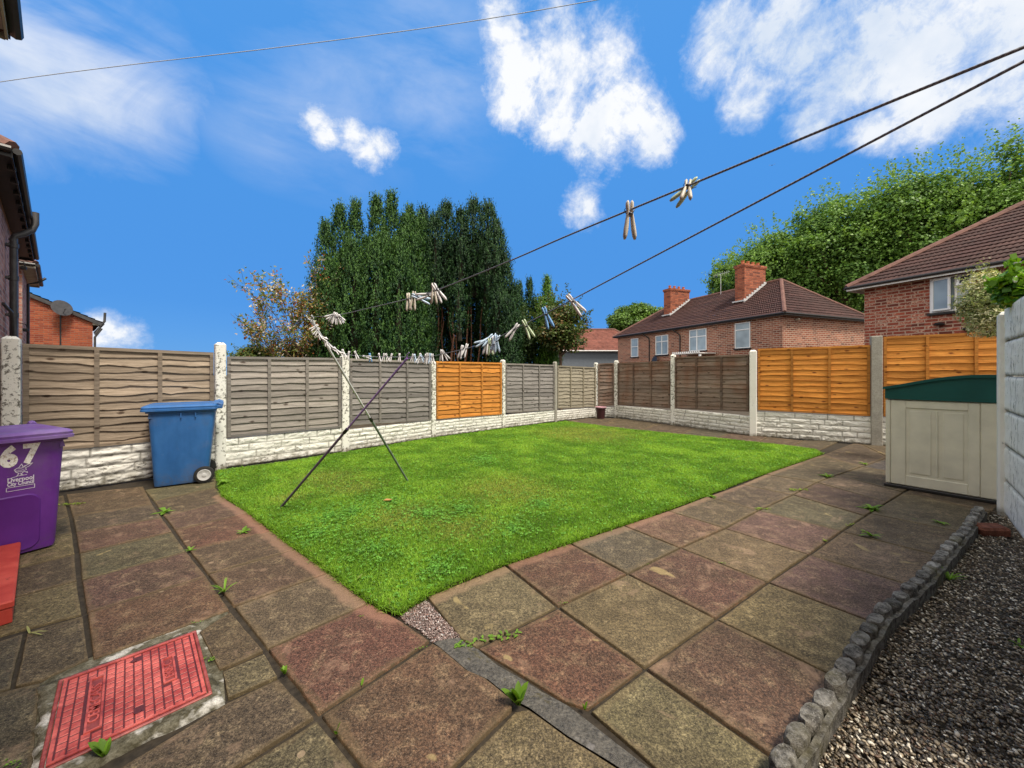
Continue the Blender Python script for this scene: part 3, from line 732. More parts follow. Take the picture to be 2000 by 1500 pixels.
# thin backing strip on the gravel side
bk = []
for i in range(60):
    p, d = kpos(L[-1]*i/59); nn = V((d.y,-d.x)); bk.append((V((p.x,p.y,0))+V((nn.x,nn.y,0))*.028, V((nn.x,nn.y,0))))
for i in range(59):
    a, na = bk[i]; b, nb = bk[i+1]; za = .046+.010*math.sin(i*2.1); zb = .046+.010*math.sin((i+1)*2.1)
    em.add([a+V((0,0,-.1)), b+V((0,0,-.1)), b+V((0,0,zb)), a+V((0,0,za)), a+na*.022+V((0,0,-.1)), b+nb*.022+V((0,0,-.1)), b+nb*.022+V((0,0,zb)), a+na*.022+V((0,0,za))],
           [(4,5,6,7),(3,2,6,7),(0,1,2,3)], col=(.8,.8,.8))
t = NT('mossy_edging'); a = t.noise(22, 6, .75); b2 = t.noise(120, 3, .8)
c = t.mix(t.ramp(a, (.40,0),(.60,1)), (.065,.060,.053), (.28,.265,.235)); c = t.mix(t.ramp(b2, (.62,0),(.70,.9)), c, (.62,.60,.54))
c = t.mix(1, c, t.attr('Col'), 'MULTIPLY'); c = t.mix(t.ramp(t.noise(4,5,.7), (.52,0),(.70,.6)), c, (.12,.105,.045))
M['edging'] = t.fin(c, .85, t.bump(t.math('ADD',a,b2), 1.0, .010), spec=.2)
tag(em.build('border_edging', M['edging'], smooth=True), 'weathered grey scalloped concrete edging between the paving and the gravel', 'garden edging')

# ================================================================== FENCES
def zat(px_y, d): return CAMH+(HZ-px_y)/F*d
def rockface(name, parent, Lm, h, z0, mat, seed, loc, rz, courses=5, step=.0115, depth=.013, smoothish=False):
    nx = max(8, int(Lm/step)); nz = max(8, int(h/step)); rg = np.random.default_rng(seed)
    x = np.linspace(0, Lm, nx+1); z = np.linspace(0, h, nz+1); X, Z = np.meshgrid(x, z)
    ch = h/courses; Zw = Z+.006*(fbm(X,Z,3,seed)-.5)*2; ci = np.clip((Zw/ch).astype(int),0,courses-1); zf = Zw/ch-ci
    dj = np.minimum(zf, 1-zf)*ch; dv = np.full_like(X, 9.)
    for c in range(courses):
        xs = rg.uniform(.1,.4)
        while xs < Lm:
            m = ci == c; dv = np.where(m, np.minimum(dv, np.abs(X-xs+.004*(fbm(X,Z,20,seed+1)-.5))), dv); xs += rg.uniform(.22,.55)
    e = np.minimum(dj, dv*1.1); groove = np.clip(1-e/.014, 0, 1)
    rough = (fbm(X,Z*2.4,8,seed+2)-.5)*1.6+(fbm(X,Z*2.2,26,seed+3)-.5)*1.0
    prof = np.sqrt(np.clip(e/.035, 0, 1))
    Y = -(.010+depth*prof*(.8+1.3*rough)) ; Y[-1,:] = 0; Y[0,:] = -.006
    zz = Z.copy(); zz[-1,:] = h+(fbm(X[-1],X[-1]*0,5,seed)-.5)*.01
    ver = np.stack([X,Y,zz],-1).reshape(-1,3)
    i = np.arange(nz)[:,None]*(nx+1)+np.arange(nx)[None]; F4 = np.stack([i,i+1,i+nx+2,i+nx+1],-1).reshape(-1,4)
    g = 1-np.clip(groove*.95*(.5+fbm(X,Z,9,seed+5)), 0, 1)
    col = np.repeat(g.reshape(-1,1), 3, 1)
    # back slab
    b = len(ver); ver = np.concatenate([ver, [(0,.045,0),(Lm,.045,0),(Lm,.045,h),(0,.045,h)]]); col = np.concatenate([col, np.ones((4,3))])
    top = [nz*(nx+1), nz*(nx+1)+nx]
    F4 = np.concatenate([F4, [(b+1,b,b+3,b+2), (top[0],top[1],b+2,b+3), (0,top[0],b+3,b), (nx,b+1,b+2,top[1])]])
    o = fast_mesh(name, ver, F4, mat, parent, cols=col, smooth=False, loc=loc); o.rotation_euler = (0,0,rz); o.location.z += z0
    return o
def post(name, parent, loc, rz, h, w, mat, label=None, point=True):
    b = MB(); b.box((0,0,(h-.03)/2-.1), (w,w,h-.03+.2), bev=.012)
    if point: b.box((0,0,h-.02), (w*.86,w*.86,.025), taper=.55)
    o = b.build(name, mat, parent, loc=loc, rz=rz)
    if label: o['label'] = label
    return o
def panel(parent, base, A, B, zb0, zb1, zt0, zt1, mat, seed, n=12, mids=2, label=None, inset=.07, wav=.010, first=None):
    """waney lap panel hung between posts A and B (world 2D points); local x along AB, -y towards the garden"""
    d = (B-A); Lm = d.length-2*inset; u = d.normalized(); ang = math.atan2(u.y,u.x); s0 = A+u*inset
    lb = MB(); rg = random.Random(seed)
    def zz(s, t): f = (inset+s)/d.length; return lerp(lerp(zb0,zb1,f), lerp(zt0,zt1,f), t)
    K = 26; ph = rg.uniform(0,9)
    for i in range(n):
        c = (rg.random(), rg.random(), rg.random()); ta, tb = i/n, (i+1)/n; p1, p2, w1 = rg.uniform(0,6), rg.uniform(0,6), rg.uniform(.5,1.3)*wav
        dip = [rg.uniform(0,Lm) for _ in range(2)]; vs = []
        for k in range(K+1):
            s = Lm*k/K
            wv = w1*(math.sin(s*5.1+p1)*.6+math.sin(s*11+p2)*.4+.5*mnoise.noise(V((s*9, seed*3.1+i, 0))))-w1*.9*math.exp(-((s-dip[0])/.07)**2)
            zl = zz(s, ta)-.018+(wv if i else .02); zh = zz(s, tb)+.004
            yo = .004*mnoise.noise(V((s*3, i*1.7, seed)))
            vs += [(s, -.027+yo, zl), (s, -.012+yo, zl), (s, -.003+yo*.5, zh), (s, -.015+yo, lerp(zl,zh,.5)) ]
        fs = []
        for k in range(K):
            a, b = k*4, (k+1)*4
            fs += [(a,b,b+3,a+3),(a+3,b+3,b+2,a+2),(a+1,b+1,b,a),(a+2,b+2,b+1,a+1)]
        lb.add(vs, fs, col=c)
    o = lb.build('fence_panel', mat, parent, loc=(s0.x-base.x, s0.y-base.y, 0), rz=ang, fixn=False)
    if label: o['label'] = label
    def bar(nm, x0, x1, za0, zc0, za1, zc1, y, th, cshade):
        m = MB(); m.add([(x0,y-th,za0),(x1,y-th,za1),(x1,y-th,zc1),(x0,y-th,zc0),(x0,y,za0),(x1,y,za1),(x1,y,zc1),(x0,y,zc0)],
              [(0,1,2,3),(7,6,5,4),(0,4,5,1),(1,5,6,2),(2,6,7,3),(3,7,4,0)], col=(cshade, rg.random(), rg.random())); return m.build(nm, mat, o)
    bw = .022
    xs = [bw, Lm-bw]+[Lm*(k+1)/(mids+1)+rg.uniform(-.01,.01) for k in range(mids)]
    for x in xs: bar('batten', x-bw, x+bw, zz(x-bw,0)-.004, zz(x-bw,1)-.03, zz(x+bw,0)-.004, zz(x+bw,1)-.03, -.028, .016, .12)
    bar('rail', 0, Lm, zz(0,1)-.032, zz(0,1)+.008, zz(Lm,1)-.032, zz(Lm,1)+.008, -.016, .026, .5)
    bar('rail', 0, Lm, zz(0,0)-.010, zz(0,0)+.024, zz(Lm,0)-.010, zz(Lm,0)+.024, -.014, .022, .3)
    return o

lf = [V((-5.63,4.32))]+[G(*q).to_2d() for q in ((430,915),(673,881),(845,854),(982,836),(1084,823),(1164,814))]
base = lf[0]
FL = empty('panel_fence', (base.x,base.y,0), 0, 'long left fence of grey timber panels with one orange panel over white rock-faced boards', 'fence')
pt_z = [1.83,1.87,1.745,1.69,1.77,1.765,1.77]; pm = ['white_post','white_post','white_post','white_old','white_old','conc','white_old']; pw = [.135,.13,.13,.115,.11,.10,.11]
nearest = (lf[1]-lf[0]).normalized()
prev = lf[0]-nearest*1.25
for i, q in enumerate(lf):
    rz = math.atan2(nearest.y, nearest.x)
    post('concrete_post', FL, (q.x-base.x,q.y-base.y,0), rz, pt_z[i], pw[i], M[pm[i]])
bays = [  # zb0 zb1 zt0 zt1 material
 (.50,.506,1.736,1.70,'tan_wood'), (.465,.445,1.65,1.675,'grey_wood'), (.475,.395,1.675,1.655,'grey_wood'), (.41,.37,1.67,1.675,'orange_wood'), (.40,.35,1.665,1.65,'grey_wood'), (.39,.33,1.64,1.60,'pale_wood')]
lab = ['brownish waney panel nearest the house', None, None, 'new orange panel', None, 'pale weathered panel in the corner']
for i, b in enumerate(bays):
    A, B = lf[i], lf[i+1]; panel(FL, base, A, B, *b[:4], M[b[4]], 40+i, n=12 if i else 13, label=lab[i], wav=.020 if i in (0,5) else .011, inset=pw[i]/2+.015)
    d = B-A; u = d.normalized(); rockface('gravel_board', FL, d.length-.10, min(b[0],b[1])-.012, 0, M['white'], 60+i, (A.x+u.x*.05-base.x, A.y+u.y*.05-base.y, 0), math.atan2(u.y,u.x), depth=.020 if i == 0 else .012, courses=4 if i < 2 else 5)
panel(FL, base, prev, lf[0], .50,.50,1.74,1.74, M['dark_wood'], 59, label='dark brown panel at the house wall')
d = lf[0]-prev; rockface('gravel_board', FL, d.length-.1, .49, 0, M['white'], 69, (prev.x-base.x,prev.y-base.y,0), math.atan2(d.y,d.x))

bf = [lf[-1], G(1204,815).to_2d(), G(1315,829).to_2d(), G(1471,851).to_2d(), G(1711,869).to_2d()]
u = (bf[4]-bf[3]).normalized(); bf.append(bf[4]+u*2.0)
base = bf[1]
FB = empty('panel_fence', (base.x,base.y,0), 0, 'back fence of dark brown and orange timber panels stepping up beside the storage box', 'fence')
bz_ = [None,1.84,1.94,1.945,2.17,2.2]; bm_ = [None,'white_old','white_post','white_clean','conc','conc']; bw_ = [.1,.13,.125,.14,.165,.15]
for i in range(1,6): post('concrete_post', FB, (bf[i].x-base.x,bf[i].y-base.y,0), math.atan2(u.y,u.x), bz_[i], bw_[i], M[bm_[i]], point=i<4)
bays = [(.34,.41,1.72,1.745,'brown_wood',1,'narrow weathered panel in the corner'), (.40,.46,1.737,1.757,'brown_wood',2,None), (.45,.55,1.855,1.825,'brown_wood',2,None), (.60,.57,1.95,1.96,'orange_wood',2,'new orange panel left of the plain grey post'), (.58,.58,2.11,2.13,'orange_wood',2,'new orange panel behind the storage box')]
for i, b in enumerate(bays):
    A, B = bf[i], bf[i+1]
    panel(FB, base, A, B, *b[:4], M[b[4]], 80+i, n=12, mids=0 if i == 0 else 2, label=b[6], wav=.018 if i == 0 else .011, inset=bw_[i]/2+.02)
    d = B-A; uu = d.normalized(); rockface('gravel_board', FB, d.length-.08, min(b[0],b[1])-.012, 0, M['white'], 90+i, (A.x+uu.x*.04-base.x, A.y+uu.y*.04-base.y, 0), math.atan2(uu.y,uu.x))

# right-hand concrete fence: post and stacked rock-faced boards, all painted white
r0 = V((4.95,3.85)); rd = V((-.713,-.701)); rz = math.atan2(rd.y, rd.x)
FR = empty('concrete_fence', (r0.x,r0.y,0), 0, 'tall white painted concrete panel fence at the right beside the gravel', 'fence')
M['white_wall'] = m_whitepaint('mildewed_white_paint', .5, base=(.93,.92,.87), under=(.22,.22,.19), dirt_h=.04, streak='v')
post('concrete_post', FR, (0,0,0), rz, 2.03, .105, M['white_clean'])
for k in (1,2): post('concrete_post', FR, (rd.x*2.0*k, rd.y*2.0*k, 0), rz, 2.03, .105, M['white_clean'])
for k in range(2):
    for j in range(6):
        hh = .345; o = rockface('concrete_board', FR, 1.9, hh-.006, j*hh, M['white_wall'], 120+j+10*k, (rd.x*(.052+2.0*k), rd.y*(.052+2.0*k), 0), rz, courses=1, step=.02, depth=.005)
dd = bf[5]-r0; ub = dd.normalized()
for j in range(4): rockface('concrete_board', FR, dd.length-.1, .44, j*.45, M['white_wall'], 150+j, (ub.x*.08,ub.y*.08,0), math.atan2(ub.y,ub.x), courses=3, step=.04)
# ================================================================== RED STEP
t = NT('red_step_paint'); a = t.noise(5, 5, .6); b2 = t.noise(90, 3, .7)
c = t.mix(t.ramp(a, (.35,0),(.7,1)), (.43,.040,.028), (.62,.095,.065)); c = t.mix(t.ramp(t.noise(12,5,.75), (.60,0),(.68,.8)), c, (.16,.03,.02))
M['step'] = t.fin(c, .6, t.bump(b2, .4, .003), spec=.35)
wdir = V((-.764,.645)); wn = V((-.645,-.764))     # along the house wall / into the house
sc0 = V((-2.806,2.165)); sa = math.atan2(.63,-.775)
st = empty('door_step', (sc0.x, sc0.y, 0), sa, 'red painted concrete step in front of the purple bin', 'step')
b = MB(); b.box((.6,.335,.104), (1.2,.67,.042), bev=.008); b.build('tread', M['step'], st)
b = MB(); b.box((.6,.337,.041), (1.19,.66,.083), bev=.003); b.build('riser', M['step'], st)

# ================================================================== WHEELIE BINS
def rrect3(x0,y0,x1,y1,r,z,n=4): return [(x,y,z) for x,y in rrect(x0,y0,x1,y1,r,n)]
def wheelie(loc, rz, H, mb, ml, label, purple=False):
    o = empty('wheelie_bin', loc, rz, label, 'wheelie bin'); k = H/1.06
    b = MB(); rings = []
    for z, xf, xb, w, r in ((.02,-.275,.225,.235,.04),(.05,-.28,.24,.245,.05),(.45,-.303,.276,.262,.06),(.90,-.328,.315,.280,.06),(.915,-.328,.315,.280,.06),(.92,-.352,.330,.296,.05),(.965,-.355,.332,.298,.05),(.968,-.32,.31,.27,.04)):
        rings.append(rrect3(xf,-w,xb,w,r,z*k))
    b.loft(rings); body = b.build('body', mb, o, smooth=True)
    b = MB()
    for sy in (-1,1):
        b.box((.19,sy*.235,.13*k),(.10,.03,.16*k), bev=.01)
        for xx in (-.02,.12): b.box((xx,sy*.286,.885*k),(.010,.03,.06))
        b.box((-.30,sy*.262,.885*k),(.05,.03,.05), taper=.5)
    b.build('rib', mb, body)
    # lid: rim, sunken field, hump at the front lip, hinge lugs at the back
    b = MB(); z = .972*k
    outer = [rrect3(-.380,-.312,.335,.312,.045,z-.030), rrect3(-.395,-.320,.34,.320,.05,z-.028), rrect3(-.395,-.320,.34,.320,.05,z-.006), rrect3(-.385,-.312,.335,.312,.045,z-.002), rrect3(-.39,-.315,.34,.315,.05,z+.018), rrect3(-.375,-.30,.33,.30,.05,z+.034),
             rrect3(-.335,-.262,.29,.262,.05,z+.046), rrect3(-.31,-.24,.26,.24,.05,z+.036), rrect3(-.20,-.15,.20,.15,.05,z+.040), rrect3(-.05,-.05,.05,.05,.02,z+.043)]
    b.loft(outer); lid = b.build('lid', ml, o, smooth=True)
    b = MB()
    for sy in (-1,1):
        b.tube([(.30,sy*.25,z+.03),(.345,sy*.25,z+.045),(.385,sy*.25,z+.022)], .026, 8)
        b.box((.36,sy*.25,z+.0),(.07,.05,.05), bev=.01)
    b.tube([(.385,-.27,z+.018),(.385,.27,z+.018)], .014, 10)
    b.build('handle', ml, o, smooth=True)
    for sy in (-1,1):
        b = MB(); wx, wz, rw = .205, .108, .107
        prof = [(.060,.0),(rw*.78,.0),(rw*.96,.006),(rw,.016),(rw,.034),(rw*.96,.044),(rw*.78,.05),(.060,.05)]
        rg = [[(wx+r*math.cos(2*math.pi*q/24), sy*(.250+yy), wz+r*math.sin(2*math.pi*q/24)) for q in range(24)] for r, yy in prof]
        b.loft(rg); w = b.build('wheel', M['tyre'], o, smooth=True)
        b = MB(); prof = [(.072,.051),(.068,.057),(.061,.056),(.055,.0525),(.024,.0525),(.022,.058),(.012,.060)]
        b.loft([[(wx+r*math.cos(2*math.pi*q/24), sy*(.250+yy), wz+r*math.sin(2*math.pi*q/24)) for q in range(24)] for r, yy in prof])
        b.build('hub', M['hub'], w, smooth=True)
    b = MB(); b.tube([(.205,-.24,.108),(.205,.24,.108)], .012, 8); b.build('axle', M['pipe_black'], o)
    return o
def m_plastic(name, col, fade):
    t = NT(name); a = t.noise(3, 5, .6); b2 = t.noise(14, 5, .7, vec=t.scale(t.obj,(1,1,.3)))
    c = t.mix(t.ramp(a, (.35,0),(.7,.6)), col, fade); c = t.mix(1, c, t.ramp(b2,(.3,.86),(.7,1.1)), 'MULTIPLY')
    z = t.n('SeparateXYZ', out=2, Vector=t.obj); dz = t.math('MULTIPLY_ADD', z, -6, 1, clamp=True)
    c = t.mix(t.math('MULTIPLY', dz, t.ramp(t.noise(20,4,.7),(.4,0),(.65,.7))), c, (.08,.07,.05))
    sc_ = t.noise(7, 6, .75, vec=t.scale(t.obj,(3,3,22)), dist=.8); c = t.mix(t.ramp(sc_, (.66,0),(.70,.35)), c, (.42,.45,.52)); c = t.mix(t.ramp(t.noise(2.2,5,.7), (.5,0),(.75,.4)), c, (.16,.15,.14))
    return t.fin(c, t.ramp(b2,(.3,.40),(.7,.6)), t.bump(t.noise(220,2), .12, .001), spec=.45)
M['bin_blue'] = m_plastic('blue_plastic', (.022,.115,.34), (.040,.155,.40)); M['bin_purple'] = m_plastic('purple_plastic', (.125,.022,.250), (.17,.04,.32))
M['lid_purple'] = m_plastic('faded_purple_lid', (.17,.06,.33), (.34,.24,.50))
M['tyre'] = m_plain('tyre_rubber', (.018,.018,.018), .75, .3, 30, .3); M['hub'] = m_plain('grey_hub', (.50,.50,.50), .45, .15, 30, .1)
t = NT('worn_sticker'); a = t.noise(38, 5, .75)
M['sticker'] = t.fin(t.mix(t.ramp(a, (.50,0),(.62,.9)), (.90,.90,.86), (.40,.30,.18)), .6)
M['print'] = m_plain('white_print', (.75,.72,.80), .5, .05, 20, 0)
wheelie((-4.27,5.02,0), R(36), 1.06, M['bin_blue'], M['bin_blue'], 'blue wheelie bin with a grey wheel hub standing against the left fence')
pb = wheelie((-4.05,3.02,0), R(153.9), 1.0, M['bin_purple'], M['lid_purple'], 'purple wheelie bin with white number stickers beside the red step')
def face_mat(y, z, k=1.0/1.06, out=.002):
    z0 = z/k; x = -lerp(.28,.328,(z0-.05)/.85)-out; s = math.atan2(.048,.85*k)
    m = Matrix(((0, -math.sin(s), -math.cos(s), x), (-1, 0, 0, y), (0, math.cos(s), -math.sin(s), z), (0,0,0,1)))
    return m
def put_face(o, y, z, sx=1, k=1.0/1.06, out=.002):
    o.matrix_local = face_mat(y, z, k, out) @ Matrix.Diagonal((sx,1,1,1)); return o
o = text_mesh('number_sticker', '6', .20, .001, M['sticker'], pb, (0,0,0), (0,0,0), .012, 1); put_face(o, .008, .770, .80)
o = text_mesh('number_sticker', '7', .20, .001, M['sticker'], pb, (0,0,0), (0,0,0), .012, 1); put_face(o, -.098, .782, .75)
o = text_mesh('council_name', 'Liverpool', .046, .0006, M['print'], pb, (0,0,0), (0,0,0), .0012, 1); put_face(o, -.052, .598, .74)
o = text_mesh('council_name', 'City Council', .040, .0006, M['print'], pb, (0,0,0), (0,0,0), .0010, 1); put_face(o, -.052, .566, .64)
b = MB()
def ribbon(pts, w):
    for a, c in zip(pts, pts[1:]):
        a = V(a); c = V(c); d = (c-a); d = d/ max(1e-6, d.length); nn = V((-d.y,d.x))*w/2; a2 = a-d*w*.3; c2 = c+d*w*.3
        b.add([(a2.x+nn.x,a2.y+nn.y,0),(a2.x-nn.x,a2.y-nn.y,0),(c2.x-nn.x,c2.y-nn.y,0),(c2.x+nn.x,c2.y+nn.y,0)], [(0,1,2,3)])
ribbon([(-.068,-.014),(.068,-.014),(.068,.014),(-.068,.014),(-.068,-.014)], .0035)
o = b.build('print_box', M['print'], pb, fixn=False); put_face(o, -.052, .530)
b = MB()
ribbon([(-.060,-.045),(-.03,-.036),(-.012,-.030),(.03,-.030)], .004); ribbon([(-.02,-.034),(-.008,-.012),(-.022,.0),(-.030,.018),(-.016,.030),(.004,.026),(.018,.034),(.034,.050),(.058,.056)], .0045)
ribbon([(-.012,.028),(.004,.058),(.010,.036),(.030,.046),(.058,.056),(.040,.034),(.022,.024),(.028,.010),(.008,.0),(-.008,.002),(-.022,.010)], .0035)
ribbon([(.0,-.030),(.008,-.010),(.018,-.002),(.034,-.016),(.030,-.004)], .004); ribbon([(-.014,.014),(.004,.010),(.016,.016)], .003); ribbon([(.012,-.030),(-.002,-.010)], .003)
o = b.build('bird_emblem', M['print'], pb, fixn=False); put_face(o, -.050, .655)
# raised pressed field on the front of the bin
b = MB(); ring0 = rrect3(-.155,-.225,.145,.215,.07,0); ring1 = rrect3(-.145,-.215,.135,.205,.065,.009); ring2 = rrect3(-.125,-.195,.115,.185,.055,.006)
b.loft([[(p[0],p[1],-.02) for p in ring0], ring0, ring1, ring2]); o = b.build('pressed_panel', m_plain('purple_panel', (.115,.020,.235), .45, .1, 6, .1), pb, smooth=True); put_face(o, -.01, .262, 1, out=-.001)
bb = [o for o in bpy.data.objects if o.name == 'wheelie_bin'][0]
o = text_mesh('number_sticker', '67', .16, .001, M['sticker'], bb, (0,0,0), (0,0,0), .008, 1); put_face(o, .0, .66, .8, 1.0)

# ================================================================== STORAGE BOX
M['beige'] = m_plain('beige_plastic', (.70,.67,.54), .62, .10, 5, .25, bs=90, bd=.0015)
M['dkgreen'] = m_plain('dark_green_plastic', (.005,.078,.068), .5, .12, 5, .2, bs=90, bd=.0015)
bo = V((4.69,4.817)); bu = V((.603,-.797)); bxr = math.atan2(bu.y,bu.x)
BX = empty('storage_box', (bo.x,bo.y,0), bxr, 'beige plastic garden storage box with dark green arched lid', 'storage box')
def sx(px):
    k = (px-1000)/F; return (k*bo.y-bo.x)/(bu.x-k*bu.y)
def bzv(px, py): s = sx(px); return zat(py, bo.y+bu.y*s)
Wb = sx(1949); Db = .68
b = MB(); b.box((Wb/2,Db/2-.012,.018), (Wb+.03,Db+.05,.036), bev=.006); b.build('base', M['pipe_black'], BX)
b = MB(); b.box((Wb/2,Db/2,.560), (Wb-.012,Db,1.048), bev=.01); body = b.build('body', M['beige'], BX)
b = MB(); x0, xs, x1 = 0.004, sx(1915), Wb-.004
def fbox(xa,xb,za,zb,th=.011):
    b.box(((xa+xb)/2,-th/2+.001,(za+zb)/2),(xb-xa,th+.002,zb-za), bev=.005)
pil = sx(1740)
fbox(0,pil-.004,.045,1.08,.016)
lp, cp, rp = sx(1769), sx(1830), sx(1891); zt, zb = .985, .165
b2_ = b; fbox(pil,lp,.045,1.075); fbox(rp,xs-.003,.045,1.075); fbox(lp,rp,zt,1.075); fbox(lp,rp,.045,zb)
b.build('door', M['beige'], BX)
b = MB(); b.box((cp,-.006,(zt+zb)/2),(.016,.012,zt-zb-.05), bev=.005)
for (xa,xb) in ((lp,cp-.012),(cp+.012,rp)):
    m = (xa+xb)/2; b.box((m,-.0035,(zt+zb)/2),(xb-xa-.07,.007,zt-zb-.07), bev=.006)
b.build('moulding', M['beige'], BX)
b = MB(); fbox(xs+.003,Wb-.004,.045,1.08,.013); b.build('side_panel', M['beige'], BX)
b = MB(); N = 18; top = []
for i in range(N+1):
    s = i/N; z = 1.235+.150*math.sin(min(1, s/.86)*math.pi/2)**1.25; top.append((s*(Wb+.012)-.004, z))
def strip(y0, y1, zlow, dz, xpad):
    vs = []; fs = []
    for i, (x, z) in enumerate(top):
        xx = x+(i/N-.5)*2*xpad; zl = zlow if zlow is not None else z+dz-.032
        vs += [(xx,y0,zl),(xx,y0,z+dz),(xx,y1,z+dz),(xx,y1,zl)]
    for i in range(N):
        a, c = i*4, (i+1)*4; fs += [(a,c,c+1,a+1),(a+1,c+1,c+2,a+2),(a+2,c+2,c+3,a+3),(a+3,c+3,c,a)]
    fs += [(0,1,2,3),(N*4+3,N*4+2,N*4+1,N*4)]; b.add(vs, fs)
strip(-.030,Db+.02,1.088,-.014,0); b.build('lid_skirt', M['dkgreen'], BX)
b = MB(); strip(-.052,Db+.03,None,.004,.018); b.build('lid', M['dkgreen'], BX)

# ================================================================== POT, BRICK, LEAF
q = G(1172,816); b = MB()
b.loft([[(r*math.cos(a*math.pi/8), r*math.sin(a*math.pi/8), z) for a in range(16)] for r, z in ((.115,0),(.15,.30),(.165,.30),(.168,.345),(.15,.345),(.145,.29))])
po = empty('plant_pot', (q.x-.02,q.y-.18,0), 0, 'dark maroon plastic pot with a pale pink rim in the far fence corner', 'plant pot')
b.build('pot', m_plain('maroon_plastic', (.045,.012,.015), .5), po, smooth=True)
b = MB(); b.loft([[(r*math.cos(a*math.pi/8), r*math.sin(a*math.pi/8), z) for a in range(16)] for r, z in ((.165,.335),(.178,.345),(.176,.372),(.155,.372),(.150,.34))]); b.build('rim', m_plain('pink_rim', (.55,.33,.38), .5), po, smooth=True)
q = G(1947,1046, -.02); b = MB(); b.box((0,0,.035),(.215,.135,.085), bev=.018)
br = b.build('broken_brick', m_concrete('soft_red_brick', (.26,.095,.06), .35, 18), None, loc=(q.x,q.y+.05,-.025), rz=R(-12)); br.rotation_euler = (R(5),R(-4),R(-14))
tag(br, 'weathered red brick lying on the gravel by the white post', 'brick')
b = MB(); b.add([(-.05,0,0),(-.02,-.022,.012),(.03,-.018,.008),(.055,0,.016),(.025,.022,.01),(-.02,.024,.014),(0,0,.0)], [(0,1,6),(1,2,6),(2,3,6),(3,4,6),(4,5,6),(5,0,6)], col=(.62,.30,.12))
q = G(757,987); lf_ = b.build('fallen_leaf', M['leaf'], None, loc=(q.x,q.y,.052)); tag(lf_, 'small orange brown leaf lying on the lawn', 'fallen leaf')

# ================================================================== PROPS AND WASHING LINE
M['prop_grey'] = m_plain('galvanised_tube', (.34,.36,.33), .35, .2, 20, .1, metal=.5); M['prop_white'] = m_plain('pale_tube', (.72,.73,.72), .35, .1, 20, 0)
M['prop_green'] = m_plain('grey_green_tube', (.20,.24,.21), .4, .2, 20, .1); M['prop_purple'] = m_plain('purple_tube', (.27,.16,.42), .4, .2, 20, .1); M['prop_dark'] = m_plain('dull_purple_tube', (.15,.10,.19), .5, .3, 20, .1)
def prop(a, b_, kk, m1, m2, label):
    a = V(a); b_ = V(b_); o = empty('clothes_prop', a, 0, label, 'clothes prop'); d = b_-a; m = d*kk
    x = MB(); x.tube([(0,0,0), m], .0125, 10); x.build('lower_tube', m1, o, smooth=True)
    x = MB(); x.tube([m-d.normalized()*.02, d-d.normalized()*.03], .0095, 10); x.build('upper_tube', m2, o, smooth=True)
    x = MB(); x.tube([m-d.normalized()*.03, m+d.normalized()*.03], .0165, 10); x.build('collar', M['pipe_black'], o, smooth=True)
    x = MB(); n_ = d.normalized(); s = n_.cross(V((0,1,0))).normalized()
    x.tube([d-n_*.04, d-n_*.01], .0125, 8)
    for sg in (-1,1): x.tube([d-n_*.015, d+s*.022*sg+n_*.01, d+s*.020*sg+n_*.04], .005, 6)
    x.build('fork', m2, o, smooth=True); return o
def d1(px): return 1/(.333+(px-608)*(2.167/1392))
def d2(px): return lerp(3.0,3.3,(px-608)/189) if px < 797 else 1/(.303+(px-797)*(2.077/1203))
prop(G(797,941), P(608,624,3.0), .51, M['prop_green'], M['prop_white'], 'pale grey clothes prop leaning left under the end of the washing line')
prop(G(547,993), P(797,698,3.3), .56, M['prop_dark'], M['prop_purple'], 'purple clothes prop leaning right and crossing the grey one')
l1 = [(608,619),(640,617.5),(672,613),(720,602),(800,583),(855,566),(985,514),(1100,464),(1230,410),(1340,364.5),(1500,298),(1700,215),(2000,92)]
l2 = [(608,619),(606,628),(615,640),(628,654),(645,672),(662,685),(682,693),(705,695),(740,697),(797,697),(845,695),(870,690),(910,681),(960,665),(1000,645),(1050,620.5),(1124,582),(1282,498.5),(1500,383.5),(1700,278),(2000,120)]
p1 = [P(x,y,d1(x)) for x,y in l1]; p2 = [P(x,y,d2(x)) for x,y in l2]
ex1 = p1[-1]+(p1[-1]-p1[-2]).normalized()*.5; e1_ = [ex1, V((2.4,-2.0,1.85)), V((5.45,-5.66,1.95))]; ex2 = p2[-1]+(p2[-1]-p2[-2]).normalized()*.5; e2_ = [ex2, V((2.42,-2.0,1.9)), V((5.47,-5.68,2.0))]
def smooth_path(pts, k=6):
    out = []
    for i in range(len(pts)-1):
        p0, a, b_, p3 = pts[max(i-1,0)], pts[i], pts[i+1], pts[min(i+2,len(pts)-1)]
        for j in range(k):
            t_ = j/k; out.append(.5*((2*a)+(b_-p0)*t_+(2*p0-5*a+4*b_-p3)*t_*t_+(3*a-p0-3*b_+p3)*t_**3))
    return out+[pts[-1]]
t = NT('blue_grey_rope'); w = t.n('TexWave', Vector=t.scale(t.obj,(1,1,1)), Scale=90.0, Distortion=1.0)
M['rope'] = t.fin(t.mix(w, (.16,.18,.22), (.34,.36,.42)), .7, t.bump(w, .15, .001))
b = MB(); b.tube(smooth_path(list(reversed(p1))[:-1]+[p1[0]]), .0019, 7); b.tube(smooth_path(p2), .0019, 7)
b.tube([p1[-1]]+e1_, .0019, 7); b.tube([p2[-1]]+e2_, .0019, 7)
tag(b.build('washing_line', M['rope'], smooth='all'), 'thin grey washing line strung in two runs across the garden', 'washing line')
